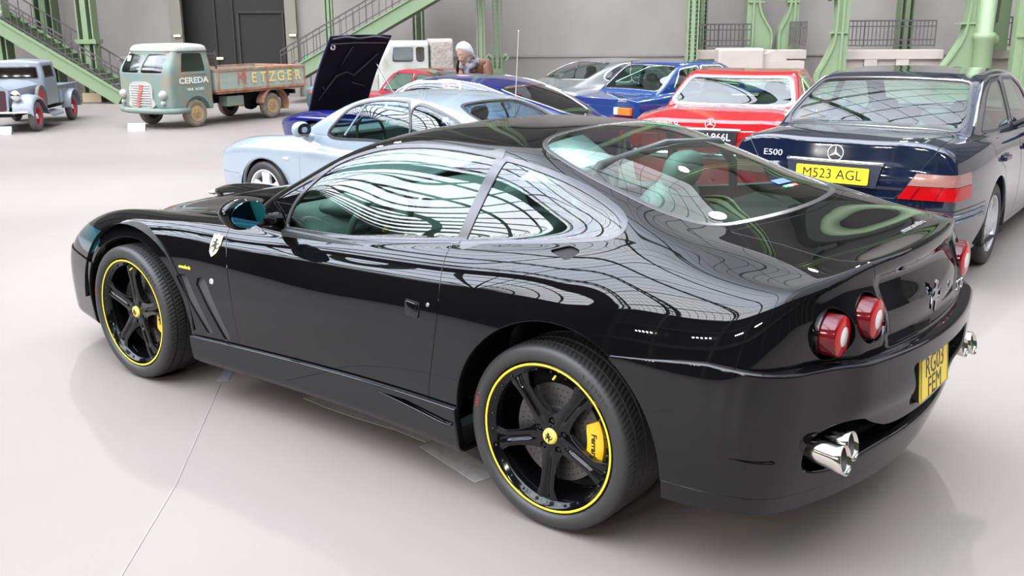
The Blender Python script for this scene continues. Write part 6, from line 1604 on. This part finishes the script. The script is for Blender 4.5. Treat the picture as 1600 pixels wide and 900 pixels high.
for i in range(k_+1):
    ph = -PI/2+PI*i/k_
    for j in range(n_):
        t = 2*PI*j/n_; x, y, z = math.cos(ph)*math.cos(t), math.cos(ph)*math.sin(t), math.sin(ph)
        cover = sstep(np.array(.0), np.array(.25), np.array(z*.8-x*.85+.10)); s2 = .93+.30*float(cover)+.03*math.sin(9*t)*math.sin(7*ph)*float(cover)
        hr.append(HM_ @ Vector((x*.098*s2, y*.076*s2*1.03, z*.122*s2)))
b = MB(); b.add(hr, hf); b.build('hair', HAIR, pe, smooth=True)
jk = {k: J[k] for k in ('pel', 'spi', 'che', 'nek', 'shl', 'ell', 'wrl', 'shr', 'elr', 'wrr', 'hpl', 'hpr')}; K2 = list(jk); I2 = {k: i for i, k in enumerate(K2)}
jr = {'pel': .155, 'spi': .15, 'che': .16, 'nek': .085, 'shl': .085, 'shr': .085, 'ell': .062, 'elr': .062, 'wrl': .046, 'wrr': .046, 'hpl': .11, 'hpr': .11}
V, F_ = skin_mesh([jk[k] for k in K2], [(I2[a], I2[c]) for a, c in E_ if a in I2 and c in I2], [jr[k] for k in K2], 2); b = MB(); b.add(V, F_); b.build('jacket', JACK, pe, smooth=True, fix=False)
for q in 'lr': pass
tk = ['pel', 'hpl', 'knl', 'anl', 'hpr', 'knr', 'anr']; I3 = {k: i for i, k in enumerate(tk)}
V, F_ = skin_mesh([J[k] for k in tk], [(I3[a], I3[c]) for a, c in E_ if a in I3 and c in I3], [.13, .105, .08, .065, .105, .08, .065], 2); b = MB(); b.add(V, F_); b.build('trousers', TROU, pe, smooth=True, fix=False)
for s_ in (1, -1): blob('shoe', SHOE, pe, (-.02, s_*.12, .05), (.15, .052, .05), .8, 16, 8)
b = MB(); b.tube([(.14+.085*math.cos(2*PI*i/18), .105*math.sin(2*PI*i/18), 1.290-.05*math.cos(2*PI*i/18)+.012*math.sin(5*i)) for i in range(18)], .045, 10, closed=True); b.tube([(.22, .03, 1.30), (.24, .04, 1.20), (.22, .05, 1.08)], [.04, .045, .035], 8); b.build('scarf', SCF, pe, smooth=True)
# ---------- tent cards on the floor
CARD = mat('card_white', (.72, .74, .78), .5)
for a_, b2, w_, lb in ((-6.15, 16.35, .27, 'small white tent card on the floor in front of the rusty truck'), (-8.15, 15.9, .32, 'white tent card on the floor in front of the vintage pickup')):
    t = thing('tent_card', lb, 'sign', hall(a_, b2, 0), HALL_ROT+.15)
    b = MB(); b.prism([(-w_/2, 0), (w_/2, 0), (w_/2, .13), (-w_/2, .13)], frame((0, -.05, 0), (1, 0, 0), (0, .42, 1)), .004); b.build('front_leaf', CARD, t)
    b = MB(); b.prism([(-w_/2, 0), (w_/2, 0), (w_/2, .13), (-w_/2, .13)], frame((0, .055, 0), (1, 0, 0), (0, -.42, 1)), .004); b.build('back_leaf', CARD, t)
# ---------- tape strips on the carpet under the black coupe
TAPE = mat('clear_tape', (.36, .34, .33), .22, noise=(25, (.42, .40, .38), .4, .6))
def strip(label, pts, w_, m=TAPE):
    t = MB(); V = []; pts = [Vector((*p, 0)) for p in pts]
    for i, p in enumerate(pts):
        d_ = (pts[min(i+1, len(pts)-1)]-pts[max(i-1, 0)]).normalized(); n_ = Vector((-d_.y, d_.x, 0)); V += [p+n_*w_/2, p-n_*w_/2, p+n_*w_/2+Vector((0, 0, .002)), p-n_*w_/2+Vector((0, 0, .002))]
    F_ = []
    for i in range(len(pts)-1): k = 4*i; F_ += [(k+2, k+3, k+7, k+6), (k, k+2, k+6, k+4), (k+1, k+5, k+7, k+3)]
    F_ += [(0, 1, 3, 2), (4*len(pts)-4, 4*len(pts)-2, 4*len(pts)-1, 4*len(pts)-3)]
    o = MB().add(V, F_).build('floor_tape', m); tag(o, label, 'tape'); return o
strip('pale grey tape tab on the floor behind the front wheel of the black coupe', [(2.30, .52), (2.12, .72)], .055, mat('grey_tape', (.24, .25, .28), .4))
strip('wide strip of clear tape on the floor along the sill of the black coupe', [(1.62, .585), (1.45, .60), (1.25, .60), (1.02, .585), (.82, .60)], .085)
strip('patch of clear tape on the floor just ahead of the rear wheel', [(.80, .63), (.62, .68), (.40, .74)], .12)
strip('thin pale tape seam running across the floor towards the viewer', [(2.10, .745), (1.30, 1.52), (.60, 2.30), (0, 2.95)], .005, mat('seam_pale', (.25, .225, .21), .5))
